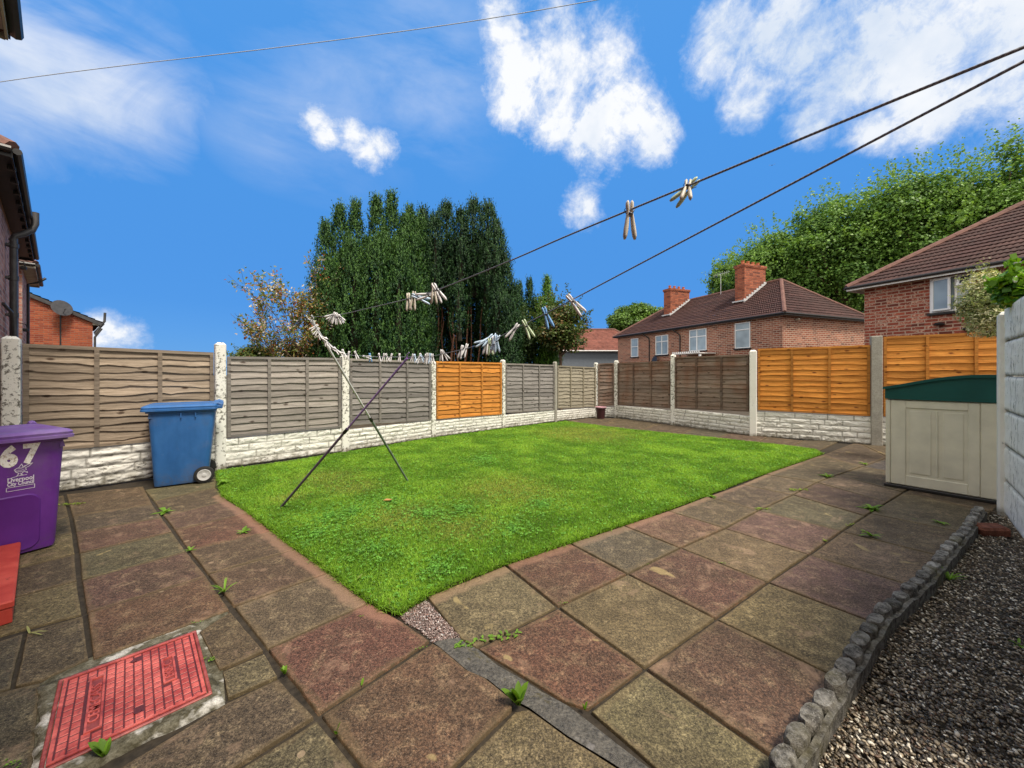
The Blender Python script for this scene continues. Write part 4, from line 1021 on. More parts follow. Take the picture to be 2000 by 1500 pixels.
# the loop of pale cord at the head of the grey prop
# pegs
PC = {'white': (.80,.79,.80), 'cream': (.66,.60,.50), 'blue': (.22,.45,.80), 'pale blue': (.55,.70,.86), 'green': (.62,.74,.50)}
PM = {k: m_plain('peg_'+k.replace(' ','_'), c, .35, .06, 40, 0) for k, c in PC.items()}
M['spring'] = m_plain('spring_wire', (.10,.10,.11), .35, .1, 40, 0, metal=.8)
protos = {}
def peg_proto(kind):
    o = bpy.data.objects.new('clothes_peg', None); o.empty_display_size = .02; C.objects.link(o)
    b = MB()
    prof = [(.026,.003,.004),(.021,.008,.0065),(.012,.0085,.0065),(.006,.0065,.006),(-.004,.007,.006),(-.018,.0095,.0062),(-.036,.0115,.0068),(-.050,.0105,.0065),(-.058,.005,.0045)]
    cx = [.0050,.0055,.0053,.0045,.0048,.0066,.0092,.0114,.0122]
    rings = []
    for (z, w, h), x in zip(prof, cx): rings.append([(x+w*.52*math.cos(a*math.pi/4), h*math.sin(a*math.pi/4), z) for a in range(8)])
    b.loft(rings); h1 = b.build('peg_arm', PM[kind], o, smooth='all')
    h2 = h1.copy(); C.objects.link(h2); h2.parent = o; h2.rotation_euler = (0,0,math.pi)
    b = MB(); b.tube([(-.0045,-.0065,-.004),(.0045,-.0065,-.004)], .0026, 8); b.tube([(-.0045,.0065,-.004),(.0045,.0065,-.004)], .0026, 8)
    b.tube([(.0045,-.0065,-.004),(.0115,-.004,.008),(.0105,0,.009)], .0008, 5); b.tube([(-.0045,.0065,-.004),(-.0115,.004,.008),(-.0105,0,.009)], .0008, 5)
    b.build('spring', M['spring'], o, smooth='all'); return o
def peg(px, py, lean, col, line, label, group=None, yaw=None):
    d = (d1 if line == 1 else d2)(px)
    if col not in protos: protos[col] = peg_proto(col); o = protos[col]
    else: o = copy_tree(protos[col])
    yw = yaw if yaw is not None else random.uniform(-35,35)
    o.rotation_euler = (random.uniform(-.15,.15), R(-lean), R(yw)); m = o.rotation_euler.to_matrix()
    o.scale = (.84,.86,.92); o.location = P(px, py, d)+m @ V((0,0,.016))
    for k in ('group','label'):
        if k in o: del o[k]
    return tag(o, label, 'clothes peg', group)
lb = 'white peg in the tight bunch on the upper line beside the grey prop'
for x, y, a in ((645,617,-62),(649,620,-30),(654,623,-8),(659,623,12),(663,622,32),(667,622,52)): peg(x, y, a, 'white', 1, lb, 'pegs bunched by the grey prop')
peg(798,590,8,'cream',1,'cream peg hanging left in the close pair on the upper line','pegs on the upper line'); peg(807,588,-6,'cream',1,'cream peg hanging right in the close pair on the upper line','pegs on the upper line')
peg(823,583,72,'pale blue',1,'pale blue peg lying almost flat along the upper line','pegs on the upper line',5); peg(831,577,-78,'white',1,'white peg lying flat against the upper line above the pale blue one','pegs on the upper line',5)
peg(847,574,2,'cream',1,'cream peg hanging straight at the right of the upper line cluster','pegs on the upper line'); peg(857,572,32,'white',1,'white peg tilted outward at the right end of the upper line cluster','pegs on the upper line')
peg(1230,431,0,'cream',1,'big cream peg hanging straight down alone on the upper line against blue sky','pegs on the upper line',4)
o = peg(1338,377,-40,'green',1,'pale green peg tilted over, highest on the upper line','pegs on the upper line',20); o.scale = (.66,.66,.66); o.rotation_euler = (R(30),R(40),R(12)); o = peg(1341,380,-8,'cream',1,'cream peg crossing the tilted pale green one, highest on the upper line','pegs on the upper line',20); o.scale = (.62,.62,.62); o.rotation_euler = (R(-30),R(8),R(-20))
peg(1124,595,40,'white',2,'white peg tilted right, highest on the lower line beside open sky','pegs on the lower line',10)
peg(1069,621,20,'blue',2,'solid blue peg on the lower line in front of the small conifer','pegs on the lower line',2)
peg(1031,643,26,'green',2,'pale green peg on the lower line, next left of the solid blue one','pegs on the lower line',8); peg(1001,648,-36,'white',2,'white peg leaning left on the lower line beside the pale green one','pegs on the lower line',5)
for x, y, a, c_ in ((941,668,-66,'pale blue'),(951,664,-50,'pale blue'),(950,677,-10,'white'),(957,678,6,'green'),(966,668,158,'pale blue'),(963,674,-4,'white'),(970,672,6,'pale blue')):
    peg(x, y, a, c_, 2, {'pale blue':'pale blue','white':'white','green':'pale green'}[c_]+' peg in the thick tangle on the lower line above the orange panel', 'pegs tangled above the orange panel')
peg(900,688,-14,'white',2,'white peg leaning left in the M-shaped pair on the lower line','pegs on the lower line'); peg(908,685,-20,'white',2,'white peg at the right of the M-shaped pair on the lower line','pegs on the lower line')
peg(862,695,-4,'white',2,'white peg hanging straight beside a splayed one at the orange panel edge','pegs on the lower line'); peg(870,694,40,'white',2,'splayed white peg at the left edge of the orange panel','pegs on the lower line')
for i, (x, a) in enumerate(((805,-12),(811,14),(817,-25),(822,6),(826,30),(831,-8),(836,10),(840,-3),(845,4))): peg(x, 701+(i%3)-1, a, ['white','pale blue','white'][i%3], 2, ['white','pale blue','white'][i%3]+' peg in the long bunch just right of the purple prop', 'pegs bunched by the purple prop')
for x, y, a, c_, l in ((780,699,0,'white','white peg hanging alone just left of the purple prop'),(763,699,-16,'white','right-hand white peg of the trio left of the purple prop'),(756,699,14,'white','middle white peg of the trio left of the purple prop'),(749,699,-8,'white','left-hand white peg of the trio left of the purple prop'),
    (741,699,3,'white','single white peg over the second grey panel from the blue bin'),(723,699,4,'blue','small blue peg over the left part of the second grey panel'),(717,697,80,'white','white peg turned along the line beside the small blue peg'),(696,694,20,'white','white peg beside the top of the white fence post')):
    peg(x, y, a, c_, 2, l, 'pegs along the sagging line')
for x, y, a in ((613,640,-50),(618,648,-30),(624,655,25),(631,660,60),(637,668,5),(643,674,35),(650,680,65),(658,685,40),(665,689,60),(672,691,20),(680,695,-10)): peg(x, y, a, 'white', 2, 'white peg on the steep sag of line below the head of the grey prop', 'pegs on the steep sag')

# overhead cable
cp_ = [(-700,262),(-300,210),(0,160),(250,127),(500,98),(750,66),(950,37),(1165,0),(1500,-62),(2200,-200)]
b = MB(); b.tube(smooth_path([P(x,y,lerp(9.5,7.0,(x+700)/2900)) for x,y in cp_], 4), .008, 6)
tag(b.build('overhead_cable', m_plain('pale_cable', (.42,.45,.50), .6, .1, 5, 0), smooth='all'), 'thin grey cable crossing the upper left of the sky', 'overhead cable')
# bird
b = MB(); b.tube([(-.16,0,0),(-.05,0,.01),(.08,0,.02),(.16,0,.01)], lambda u: .012+.045*math.sin(min(1,u*1.1)*math.pi), 8)
b.add([(-.05,0,.03),(.08,0,.03),(.0,.34,.14),(-.12,.46,.05)], [(0,1,2,3)]); b.add([(-.05,0,.03),(.08,0,.03),(.0,-.34,.14),(-.12,-.46,.05)], [(0,3,2,1)])
tag(b.build('bird', M['pipe_grey'], loc=P(1508,323,60), rz=R(60)), 'tiny dark bird flying high in the blue sky between clouds', 'bird')

# ================================================================== WEEDS
def weed(px, py, kind, size, label, z=0.0, seed=None, n=None, tint=(1,1,1)):
    q = G(px, py, z); rg = random.Random(seed if seed is not None else int(px*7+py)); b = MB()
    n = n or {'grass': 14, 'rosette': 16, 'broad': 9, 'creep': 26, 'twig': 3, 'mat': 34}[kind]
    for i in range(n):
        a = rg.uniform(0, 6.283); g = rg.uniform(.75,1.3); col = tuple(x*g*tt for x, tt in zip((.17,.32,.035), tint))
        L_ = size*rg.uniform(.6,1.1); ox = oy = 0
        if kind == 'grass': w, el = L_*.045, rg.uniform(.75,1.4)
        elif kind == 'rosette': L_ *= rg.uniform(.5,1.1); w, el = L_*rg.uniform(.07,.15), rg.uniform(.1,1.0)
        elif kind == 'broad': w, el = L_*.20, rg.uniform(.9,1.45)
        elif kind == 'twig': w, el = L_*.04, rg.uniform(.1,.5)
        else:
            w, el = L_*.20, rg.uniform(.2,.8); t_ = rg.uniform(-1,1); sp = 2.6 if kind == 'creep' else 1.4
            ox, oy = t_*size*sp, t_*size*sp*.25+rg.uniform(-1,1)*size*.35; L_ *= .45; w = L_*.25
        dx, dy = math.cos(a), math.sin(a); vs = []; N = 5
        for k in range(N+1):
            t_ = k/N; e = el-t_*(.9 if kind != 'broad' else .35); rr = sum(math.cos(el-(j+.5)/N*(.9 if kind != 'broad' else .35)) for j in range(k))/N*L_; zz_ = sum(math.sin(el-(j+.5)/N*(.9 if kind != 'broad' else .35)) for j in range(k))/N*L_
            ww = w*math.sin(min(1,t_*.85+.15)*math.pi)**.7*(1+.35*(k % 2 if kind == 'rosette' else 0)) if k < N else .0003
            c0 = V((ox+dx*rr, oy+dy*rr, max(.003,zz_+.003))); s_ = V((-dy,dx,0))*ww
            vs += [c0-s_+V((0,0,ww*.3)), c0, c0+s_+V((0,0,ww*.3))]
        fs = []
        for k in range(N): o_ = k*3; fs += [(o_,o_+1,o_+4,o_+3),(o_+1,o_+2,o_+5,o_+4)]
        b.add(vs, fs, col=col)
    o = b.build('weed', M['grass'], loc=q, rz=rg.uniform(-.3,.3) , smooth='all', fixn=False)
    return tag(o, label, 'weed', 'weeds in the paving joints')
weed(322,1001,'rosette',.11,'spreading weed in the joint nearest the blue bin', n=20)
weed(372,1076,'rosette',.055,'small weed in the long joint below the spreading one')
weed(438,1158,'grass',.10,'upright grassy tuft in the long joint left of the lawn')
weed(475,1041,'rosette',.085,'flat weed on the red slab beside the left lawn edge', n=14)
weed(556,1318,'broad',.055,'three-leaved weed in the joint above the big slab crossing', n=5)
weed(657,1436,'broad',.045,'tiny two-leaved weed in the joint at the bottom of the picture', n=3)
weed(706,1340,'broad',.026,'tiny single-leaf seedling in the joint between two big red slabs', n=2)
weed(824,1265,'creep',.02,'tiny weed at the corner of the chippings patch', n=7)
weed(1012,1378,'broad',.10,'tall pale green broad-leaved weed growing out of the dark cement strip', n=11)
weed(1142,1388,'broad',.035,'small weed at the tip of the red slab beside the cement strip', n=4)
weed(955,1247,'creep',.06,'creeping weed trailing along the slab joint at the top of the cement strip', n=40)
weed(905,1262,'mat',.035,'low weed spreading over the upper end of the cement strip', n=26)
weed(1100,1178,'mat',.02,'tiny weed at a slab crossing near the lawn', n=12)
weed(693,1140,'broad',.075,'pale leaf standing at the left lawn edge', n=2, tint=(1.8,1.3,3))
weed(1390,971,'rosette',.09,'weed on the slab at the right lawn edge', n=14)
weed(1490,994,'mat',.055,'low yellowish weed in the joint right of the lawn', tint=(1.3,1,1))
weed(1560,957,'mat',.07,'yellowish weed halfway along the joint to the storage box', tint=(1.4,1,1))
weed(1617,932,'rosette',.13,'bright rosette weed in the joint towards the storage box', n=24)
weed(1688,907,'rosette',.09,'small weed in the joint just left of the storage box', n=14)
weed(1702,995,'rosette',.13,'biggest bright green weed in front of the storage box', n=30)
weed(1702,1048,'rosette',.13,'flat long-leaved weed lying on a yellow stained slab', n=9)
weed(1835,1022,'rosette',.075,'small weed in front of the storage box near the edging', n=14)
weed(1785,1014,'mat',.02,'tiny weed on the slab in front of the storage box', n=8)
weed(1660,1025,'mat',.04,'little yellow green tuft in the joint below the biggest weed', n=16, tint=(1.3,1,1))
weed(1612,1058,'rosette',.04,'little tuft in the joint at the corner of the yellow stained slab', n=12, tint=(1.4,1,1))
weed(1408,1100,'mat',.025,'tiny green weed in the joint of the middle slabs', n=10)
weed(1262,1103,'mat',.015,'tiny seedling on the joint near the right lawn edge', n=5)
weed(1680,862,'grass',.16,'weed growing at the foot of the plain grey fence post', n=22)
weed(1638,857,'mat',.14,'low weeds along the foot of the back fence boards', n=36)
weed(205,1478,'broad',.075,'fresh green weed at the lower edge of the manhole cover', n=9)
weed(398,1290,'mat',.035,'bright weed in the gap right of the manhole cover', n=16)
weed(384,1216,'mat',.025,'grey green weed above the manhole corner', n=12, tint=(1.1,.9,2))
weed(24,1492,'mat',.03,'small weed in the bottom left corner of the picture', n=10)
weed(58,1238,'twig',.12,'dry pale stalk lying across the slab below the red step', n=3, tint=(2.2,1.2,4))
weed(140,985,'mat',.08,'yellow green weed at the fence foot beside the purple bin', n=24, tint=(1.3,1,1))
weed(1855,1135,'grass',.12,'grassy weed on the gravel side of the edging', z=-.03, n=20)
weed(1990,1262,'rosette',.06,'small weed on the gravel at the right edge of the picture', z=-.03, n=10)
weed(440,945,'rosette',.16,'clump of long leaves at the lawn corner beside the blue bin', z=.02, n=26)
weed(700,1205,'mat',.02,'tiny weed where the left lawn edge meets the slabs', n=8)
# ================================================================== HOUSES
def tiled(mb, e0, e1, r1, r0, course=.30, tile=.30, amp=.040, col=(.12,.055,.045), seed=0, lift=.04):
    """courses of rolled tiles on the roof plane e0-e1 (eaves) to r0-r1 (ridge)"""
    e0, e1, r1, r0 = map(V, (e0,e1,r1,r0)); rg = random.Random(seed)
    nrm = (e1-e0).cross((r0+r1)/2-(e0+e1)/2).normalized()
    if nrm.z < 0: nrm = -nrm
    h = ((r0+r1)/2-(e0+e1)/2).length; nc = max(2, int(h/course)); U = (e1-e0).normalized()
    for i in range(nc):
        ta, tb = i/nc, (i+1)/nc; a0, a1 = e0.lerp(r0,ta), e1.lerp(r1,ta); b0, b1 = e0.lerp(r0,tb), e1.lerp(r1,tb)
        Lb = (a1-a0).length
        if Lb < .1: continue
        m = max(4, int(Lb/(tile/4))); vs = []; cs = []; fs = []
        g = rg.uniform(.88,1.12)
        for k in range(m+1):
            f = k/m; pa = a0.lerp(a1,f); pb_ = b0.lerp(b1,f); s = (pa-e0).dot(U); ph = s/(tile/2)*2*math.pi; s2 = (pb_-e0).dot(U); ph2 = s2/(tile/2)*2*math.pi
            wa = amp*(.5+.5*math.sin(ph)); wb = amp*(.5+.5*math.sin(ph2))
            vs += [pa+nrm*(wa), pa+nrm*(wa+lift), pb_+nrm*wb]
            q = rg.uniform(.8,1.2)*g if k % 4 == 0 else q; cs.append(tuple(x*q for x in col))
        for k in range(m):
            o = k*3; fs += [(o,o+3,o+4,o+1),(o+1,o+4,o+5,o+2)]
        base = len(mb.v)
        for k in range(m+1):
            for j in range(3): mb.v.append(tuple(vs[k*3+j])); mb.c.append(cs[k])
        for f_ in fs: mb.f.append(tuple(base+i for i in f_)); mb.m.append(0)
def ridge(mb, a, b_, r=.12, col=(.15,.075,.06)):
    a, b_ = V(a), V(b_); n = max(1, int((b_-a).length/.42)); 
    for i in range(n):
        p, q = a.lerp(b_,i/n), a.lerp(b_,(i+1)/n+.02/n); g = random.uniform(.85,1.2); mb.tube([p,q], r*(1.04 if i%2 else 1), 8, col=tuple(x*g for x in col))
def hip_house(name, loc, rz, L, D, ze, zr, hipx, ov, brick, label, soff, fasc, tilecol, gut='fascia_dark', seed=1, both=True):
    H = empty(name, loc, rz, label, 'house')
    b = MB(); b.box((L/2,D/2,ze/2),(L,D,ze)); b.build('wall', brick, H)
    E = [V((-ov,-ov,ze)),V((L+ov,-ov,ze)),V((L+ov,D+ov,ze)),V((-ov,D+ov,ze))]
    Ra, Rb = V((hipx,D/2,zr)), V((L-hipx,D/2,zr))
    b = MB(); k = dict(col=tilecol, seed=seed)
    tiled(b, E[0], E[1], Rb, Ra, **k); tiled(b, E[1], E[2], Rb, Rb, **k); tiled(b, E[2], E[3], Ra, Rb, **k); tiled(b, E[3], E[0], Ra, Ra, **k)
    roof = b.build('roof', M['tile'], H, fixn=False)
    b = MB(); up = V((0,0,.03))
    for a, c in ((Ra,Rb),(E[0],Ra),(E[1],Rb),(E[3],Ra),(E[2],Rb)): ridge(b, a+up, c+up)
    b.build('ridge_tile', M['tile'], roof)
    b = MB(); b.box((L/2,D/2,ze-.05),(L+2*ov-.04,D+2*ov-.04,.02)); b.build('soffit', soff, H)
    b = MB(); o = ov-.01
    for (x0,y0,x1,y1) in ((-o,-o-.02,L+o,-o),(-o,D+o,L+o,D+o+.02),(-o-.02,-o,-o,D+o),(L+o,-o,L+o+.02,D+o)): b.box(((x0+x1)/2,(y0+y1)/2,ze-.04),(x1-x0,y1-y0,.17))
    b.build('fascia', fasc, H)
    b = MB(); zg = ze-.01
    for p, q in (((-ov-.02,-ov-.06),(L+ov+.02,-ov-.06)),((L+ov+.06,-ov-.02),(L+ov+.06,D+ov)),((-ov-.06,-ov),(-ov-.06,D+ov))): b.tube([(*p,zg),(*q,zg)], .055, 8)
    b.build('gutter', M[gut], H, smooth=True)
    return H, roof
def window(H, x0, x1, z0, z1, bars=(), top=None, glass='glass', sill=True, sillm='fascia_dark', fw=.055, open_top=False):
    """front window of a house on its y=0 wall"""
    b = MB(); y = -.02
    def bar(xa,xb,za,zb,yy=y,th=.07): b.box(((xa+xb)/2,yy,(za+zb)/2),(xb-xa,th,zb-za), bev=.006)
    bar(x0,x0+fw,z0,z1); bar(x1-fw,x1,z0,z1); bar(x0+fw,x1-fw,z0,z0+fw); bar(x0+fw,x1-fw,z1-fw,z1)
    for x in bars: bar(x-fw*.6,x+fw*.6,z0+fw,z1-fw,y-.002)
    if top: bar(x0+fw,x1-fw,top-fw*.6,top+fw*.6,y-.004)
    w = b.build('window', M['upvc'], H)
    g = MB(); g.box(((x0+x1)/2,-.008,(z0+z1)/2),(x1-x0-.04,.02,z1-z0-.04)); g.build('pane', M[glass], w)
    if sill: s = MB(); s.box(((x0+x1)/2,-.05,z0-.045),(x1-x0+.12,.14,.08), bev=.008); s.build('sill', M[sillm], w)
    # lintel shadow gap is real: the frame sits proud of the wall by 5 cm
    return w
def wall_hit(px, o, u):
    k = (px-1000)/F; return (k*o.y-o.x)/(u.x-k*u.y)
def chimney(H, x, y, sx_, sy_, z0, z1, pots, seed=0, brick='brick_chim', flash=None):
    b = MB(); b.box((x,y,(z0+z1)/2),(sx_,sy_,z1-z0)); b.box((x,y,z1-.22),(sx_+.08,sy_+.08,.075)); b.box((x,y,z1-.10),(sx_+.14,sy_+.14,.15))
    c = b.build('chimney', M[brick], H)
    for i in range(pots):
        yy = y-sy_*.36+sy_*.72*i/(max(1,pots-1)); p = MB(); p.loft([[(x+r*math.cos(a*math.pi/6), yy+r*math.sin(a*math.pi/6), z) for a in range(12)] for r, z in ((.12,z1-.03),(.105,z1+.22),(.125,z1+.24),(.125,z1+.29),(.08,z1+.29))])
        p.build('chimney_pot', M['pot'] , c, smooth=True)
    return c

# -- pair of houses in the middle distance
c0 = V((16.2,23.0)); dl = V((10.35,37.5)); L = (c0-dl).length; u = (c0-dl)/L; rz = math.atan2(u.y,u.x)
HM, roofM = hip_house('brick_house', (dl.x,dl.y,0), rz, L, 8.7, 5.0, 8.05, 2.9, .32, M['brick_mid'], 'long red brick house with two chimneys and hipped brown roof beyond the back fence', M['soffit'], M['fascia_dark'], (.050,.021,.018), seed=3)
def mx(px): return wall_hit(px, dl, u)
def mz(px, py): return zat(py, dl.y+u.y*mx(px))
for (xa, ya, xb, yb, top, bars, g) in ((1233,661,1247,697,.55,(),'glass'),(1281,655,1305.5,693,.68,(.5,),'glass_net'),(1347,643,1380.5,685,.66,(.45,),'glass_net'),(1436,630,1466,680,.72,(),'glass_net')):
    x0, x1 = mx(xa), mx(xb); z1_, z0_ = mz((xa+xb)/2, ya), mz((xa+xb)/2, yb)
    window(HM, x0, x1, z0_, z1_, [lerp(x0,x1,q) for q in bars], lerp(z0_,z1_,top), g)
for px in (1269,1329):
    b = MB(); x = mx(px); b.tube([(x-.5,-.36,4.93),(x-.35,-.25,4.75),(x-.05,-.07,4.5),(x,-.06,4.3),(x,-.06,0)], .045, 8); b.build('drainpipe', M['pipe_black'], HM, smooth=True)
# chimneys: faces across the front slope
def roofz(y, D=8.7, ze=5.0, zr=8.05): return ze+(zr-ze)*min(y+.32, D/2+.32)/(D/2+.32)
def place_ch(pxl, pxr, ytop, sxw, y0, y1, pots, H=HM):
    # find local x so that the near face spans pxl..pxr
    best = None
    for i in range(400):
        x = L*i/400; pts = [dl+u*(x+sxw/2)+V((-u.y,u.x))*yy for yy in (y0,y1)]; a = [1000+F*p.x/p.y for p in pts]
        e = abs((a[0]+a[1])/2-(pxl+pxr)/2+2)
        if best is None or e < best[0]: best = (e, x, a, pts)
    e, x, a, pts = best; z1_ = zat(ytop, (pts[0].y+pts[1].y)/2)
    c = chimney(H, x, (y0+y1)/2, sxw, y1-y0, 5.2, z1_, pots)
    f = MB(); n_ = 9
    for i in range(n_):
        ya = lerp(y0-.12,y1+.02,i/n_); yb = lerp(y0-.12,y1+.02,(i+1)/n_); z = roofz(ya)+.10; f.box((x+sxw/2+.035,(ya+yb)/2,z+.09),(.05,yb-ya,.26))
    f.box((x,y0-.10,roofz(y0)+.10),(sxw+.16,.18,.10)); f.build('flashing', M['lead'], c); return c
place_ch(1450,1503,517,.75,2.0,4.2,4); place_ch(1308,1352,564,.8,2.0,4.2,4)
# porch roof, dish, lamp
b = MB(); x0, x1 = mx(1342), mx(1398); zc = mz(1370,690)
b.box(((x0+x1)/2,-.75,zc-.05),(x1-x0,1.5,.06))
for i in range(14): b.box((lerp(x0,x1,(i+.5)/14),-1.52,zc+.02),(.09,.04,.14))
for x in (x0+.1,x1-.1): b.box((x,-1.4,(zc-.1)/2),(.12,.12,zc-.1))
b.build('porch_canopy', M['upvc'], HM)
def dish(parent, x, z, r, mat, ang, y=-.35):
    b = MB(); b.loft([[(rr*math.cos(a*math.pi/10), yy, rr*math.sin(a*math.pi/10)) for a in range(20)] for rr, yy in ((r,0),(r*.98,.012),(r*.7,.06),(r*.3,.085),(r*.02,.09))], caps=True)
    b.tube([(0,.08,-r*.1),(0,.35,-.05)], .02, 6); b.tube([(0,.07,-r*.8),(0,-.25,-r*.35)], .012, 5); b.tube([(0,-.25,-r*.35),(0,-.18,-r*.3)], .035, 6)
    o = b.build('satellite_dish', mat, parent, loc=(x,y,z), smooth=True); o.rotation_euler = (R(-15),0,ang); return o
dish(HM, mx(1284), mz(1284,704), .38, M['fascia_dark'], R(-10))
b = MB(); b.box((L+.12,1.2,4.72),(.22,.12,.10), bev=.02); b.build('wall_lamp', M['fascia_cream'], HM)
# aerial
def aerial(parent, x, y, z, s=1.0):
    b = MB(); b.tube([(x,y,z),(x,y,z+1.9*s)], .02, 6); b.tube([(x-.8*s,y,z+1.85*s),(x+.9*s,y,z+1.85*s)], .014, 5)
    for i in range(9): b.tube([(x-.7*s+i*.18*s,y,z+1.65*s),(x-.7*s+i*.18*s,y,z+2.05*s)], .007, 4)
    b.build('tv_aerial', M['lead'], parent)
aerial(HM, L*.52, 4.0, 7.9, .9)

# -- house at the right
ro = V((14.59,15.9)); ru = V((.405,-.914)); rz = math.atan2(ru.y,ru.x)
HR, roofR = hip_house('brick_house', (ro.x,ro.y,0), rz, 13.0, 8.0, 4.98, 7.95, 3.4, .42, M['brick_right'], 'red brick house at the right with white open windows and hipped brown roof', M['soffit'], M['upvc'], (.056,.025,.021), seed=5)
def rx(px): return wall_hit(px, ro, ru)
def rzz(px, py): return zat(py, ro.y+ru.y*rx(px))
x0, x1, x2 = rx(1817), rx(1864), rx(1905); zt_, zb_ = rzz(1840,542), rzz(1840,610)
window(HR, x0, x2, zb_, zt_, [x1+.05], None, 'glass_net', sillm='fascia_dark')
b = MB()   # casement standing open and a tilted top light
def frame4(mb, p, ux, uz, w, h, t_=.06, d=.05):
    p, ux, uz = V(p), V(ux), V(uz); n_ = ux.cross(uz); ax = (ux,n_,uz)
    for (cx,cz,sx_,sz_) in ((t_/2,h/2,t_,h),(w-t_/2,h/2,t_,h),(w/2,t_/2,w-2*t_,t_),(w/2,h-t_/2,w-2*t_,t_)): mb.box(p+ux*cx+uz*cz, (sx_,d,sz_), ax=ax)
an = R(-14); frame4(b, (x0+.06,-.09,zb_+.05), (math.cos(an),math.sin(an),0), (0,0,1), x1-x0-.08, zt_-zb_-.1); cs = b.build('casement', M['upvc'], HR)
g = MB(); g.box(V((x0+.06,-.085,zb_+.05))+V((math.cos(an),math.sin(an),0))*((x1-x0-.08)/2)+V((0,0,(zt_-zb_-.1)/2)), (x1-x0-.16,.015,zt_-zb_-.18), ax=(V((math.cos(an),math.sin(an),0)),V((-math.sin(an),math.cos(an),0)),V((0,0,1)))); g.build('pane', M['glass_net'], cs)
b = MB(); h_ = (zt_-zb_)*.33; tl = R(28); frame4(b, (x1+.12,-.06-math.sin(tl)*h_,zt_-.04-math.cos(tl)*h_), (1,0,0), (0,math.sin(tl),math.cos(tl)), x2-x1-.14, h_); tw = b.build('top_light', M['upvc'], HR)
g = MB(); g.box(V((x1+.12+(x2-x1-.14)/2,-.06-math.sin(tl)*h_/2,zt_-.04-math.cos(tl)*h_/2)), (x2-x1-.24,.015,h_-.1), ax=(V((1,0,0)),V((0,math.cos(tl),-math.sin(tl))),V((0,math.sin(tl),math.cos(tl))))); g.build('pane', M['glass_dark'], tw)
for px, py in ((1837,634),(1893,643)):
    x = rx(px); z = rzz(px,py); b = MB(); b.loft([[(x+r*math.cos(a*math.pi/6),-.12+r*math.sin(a*math.pi/6),z+zz) for a in range(12)] for r, zz in ((.13,-.03),(.16,0),(.10,.05),(.05,.07))]); b.box((x,-.05,z+.02),(.05,.12,.05)); b.build('wall_lamp', M['fascia_dark'], HR, smooth=True)

# -- far bungalow with grey walls
def fb(px, py, d): return P(px,py,d)
o = V(((1075-1000)/F*45, 45.0)); HB, _ = hip_house('bungalow', (o.x,o.y,0), R(2), 12.0, 7.0, 4.1, 7.0, 3.4, .35, M['render_grey'], 'grey rendered house with red brown roof far behind the garden shrub', M['upvc'], M['upvc'], (.20,.075,.055), gut='upvc', seed=8)

# -- left row: neighbouring houses seen along their back walls
def left_pt(t_, c): return V((-1.183*t_+c, t_))
def row_house(name, t0, t1, zc, label, brick, soff, fasc, zr=7.6, D=7.5, pipe=None, c=-1.20, ov=.28, tile=(.09,.05,.04)):
    a, b_ = left_pt(t0,c), left_pt(t1,c); Lh = (b_-a).length; rz = math.atan2((b_-a).y,(b_-a).x)
    return hip_house(name, (a.x,a.y,0), rz, Lh, D, zc, zr, 2.6, ov, brick, label, soff, fasc, tile, gut='pipe_black', seed=int(t0*3)+9), rz, Lh
(HN, _), rzn, Ln = row_house('brick_house', 6.35, 11.9, 5.12, 'pinkish brick neighbouring house at the far left with dark eaves and a black soil pipe', M['brick_left'], M['fascia_dark'], M['fascia_dark'])
M['brick_pale'] = M['brick_left']
(HN2, _), rz2, Ln2 = row_house('brick_house', 13.0, 15.6, 5.10, 'next house along the left row with pale soffit and thin black downpipe', M['brick_left'], M['soffit'], M['fascia_cream'], D=7.0)
(HO, _), rzo, Lo = row_house('brick_house', -8.0, 3.55, 5.12, 'house the garden belongs to, with its gutter end at the top left corner', M['brick_left'], M['soffit'], M['fascia_cream'], ov=.42)
b = MB()
def nx_(t_): return (t_-6.35)*1.549
xp = nx_(8.75)
b.tube([(xp+.15,-.43,5.25),(xp+.15,-.43,4.98),(xp+.12,-.38,4.80),(xp+.03,-.25,4.66),(xp,-.14,4.58),(xp,-.10,4.45)], .062, 10)
b.tube([(xp,-.12,4.52),(xp,-.12,0)], .062, 12)
for z in (1.9,2.75,3.6,4.35): b.tube([(xp,-.12,z-.05),(xp,-.12,z+.05)], .078, 12); b.box((xp,-.04,z),(.2,.06,.05))
b.tube([(xp-.9,-.02,2.9),(xp-.55,-.12,2.75),(xp-.1,-.12,2.25)], .03, 8); b.tube([(xp-.5,-.02,2.05),(xp-.32,-.14,2.02),(xp,-.13,1.9)], .055, 10)
b.build('soil_pipe', M['pipe_grey'], HN, smooth=True)
for k in range(12):
    b = MB(); b.box((Ln*(k+.5)/12, -.25, 5.03),(.05,.10,.10), bev=.01); b.build('gutter_bracket', M['pipe_grey'], HN)

b = MB(); xq = Ln2*.42; b.tube([(xq+.05,-.48,5.0),(xq,-.3,4.80),(xq,-.07,4.70),(xq,-.07,0)], .040, 8); b.build('downpipe', M['pipe_black'], HN2, smooth=True)
aerial(HN2, Ln2*.8, .4, 4.9, .5)
# wire bracket and outside lamps on the neighbour's wall
for t_, z in ((10.6,4.4),(11.3,2.75),(11.5,2.1)):
    b = MB(); b.tube([(nx_(t_),-.02,z+.15),(nx_(t_),-.16,z+.12),(nx_(t_),-.2,z-.05)], .012, 6); b.box((nx_(t_),-.16,z-.05),(.14,.12,.09), bev=.02); b.build('wall_lamp', M['pipe_black'], HN)

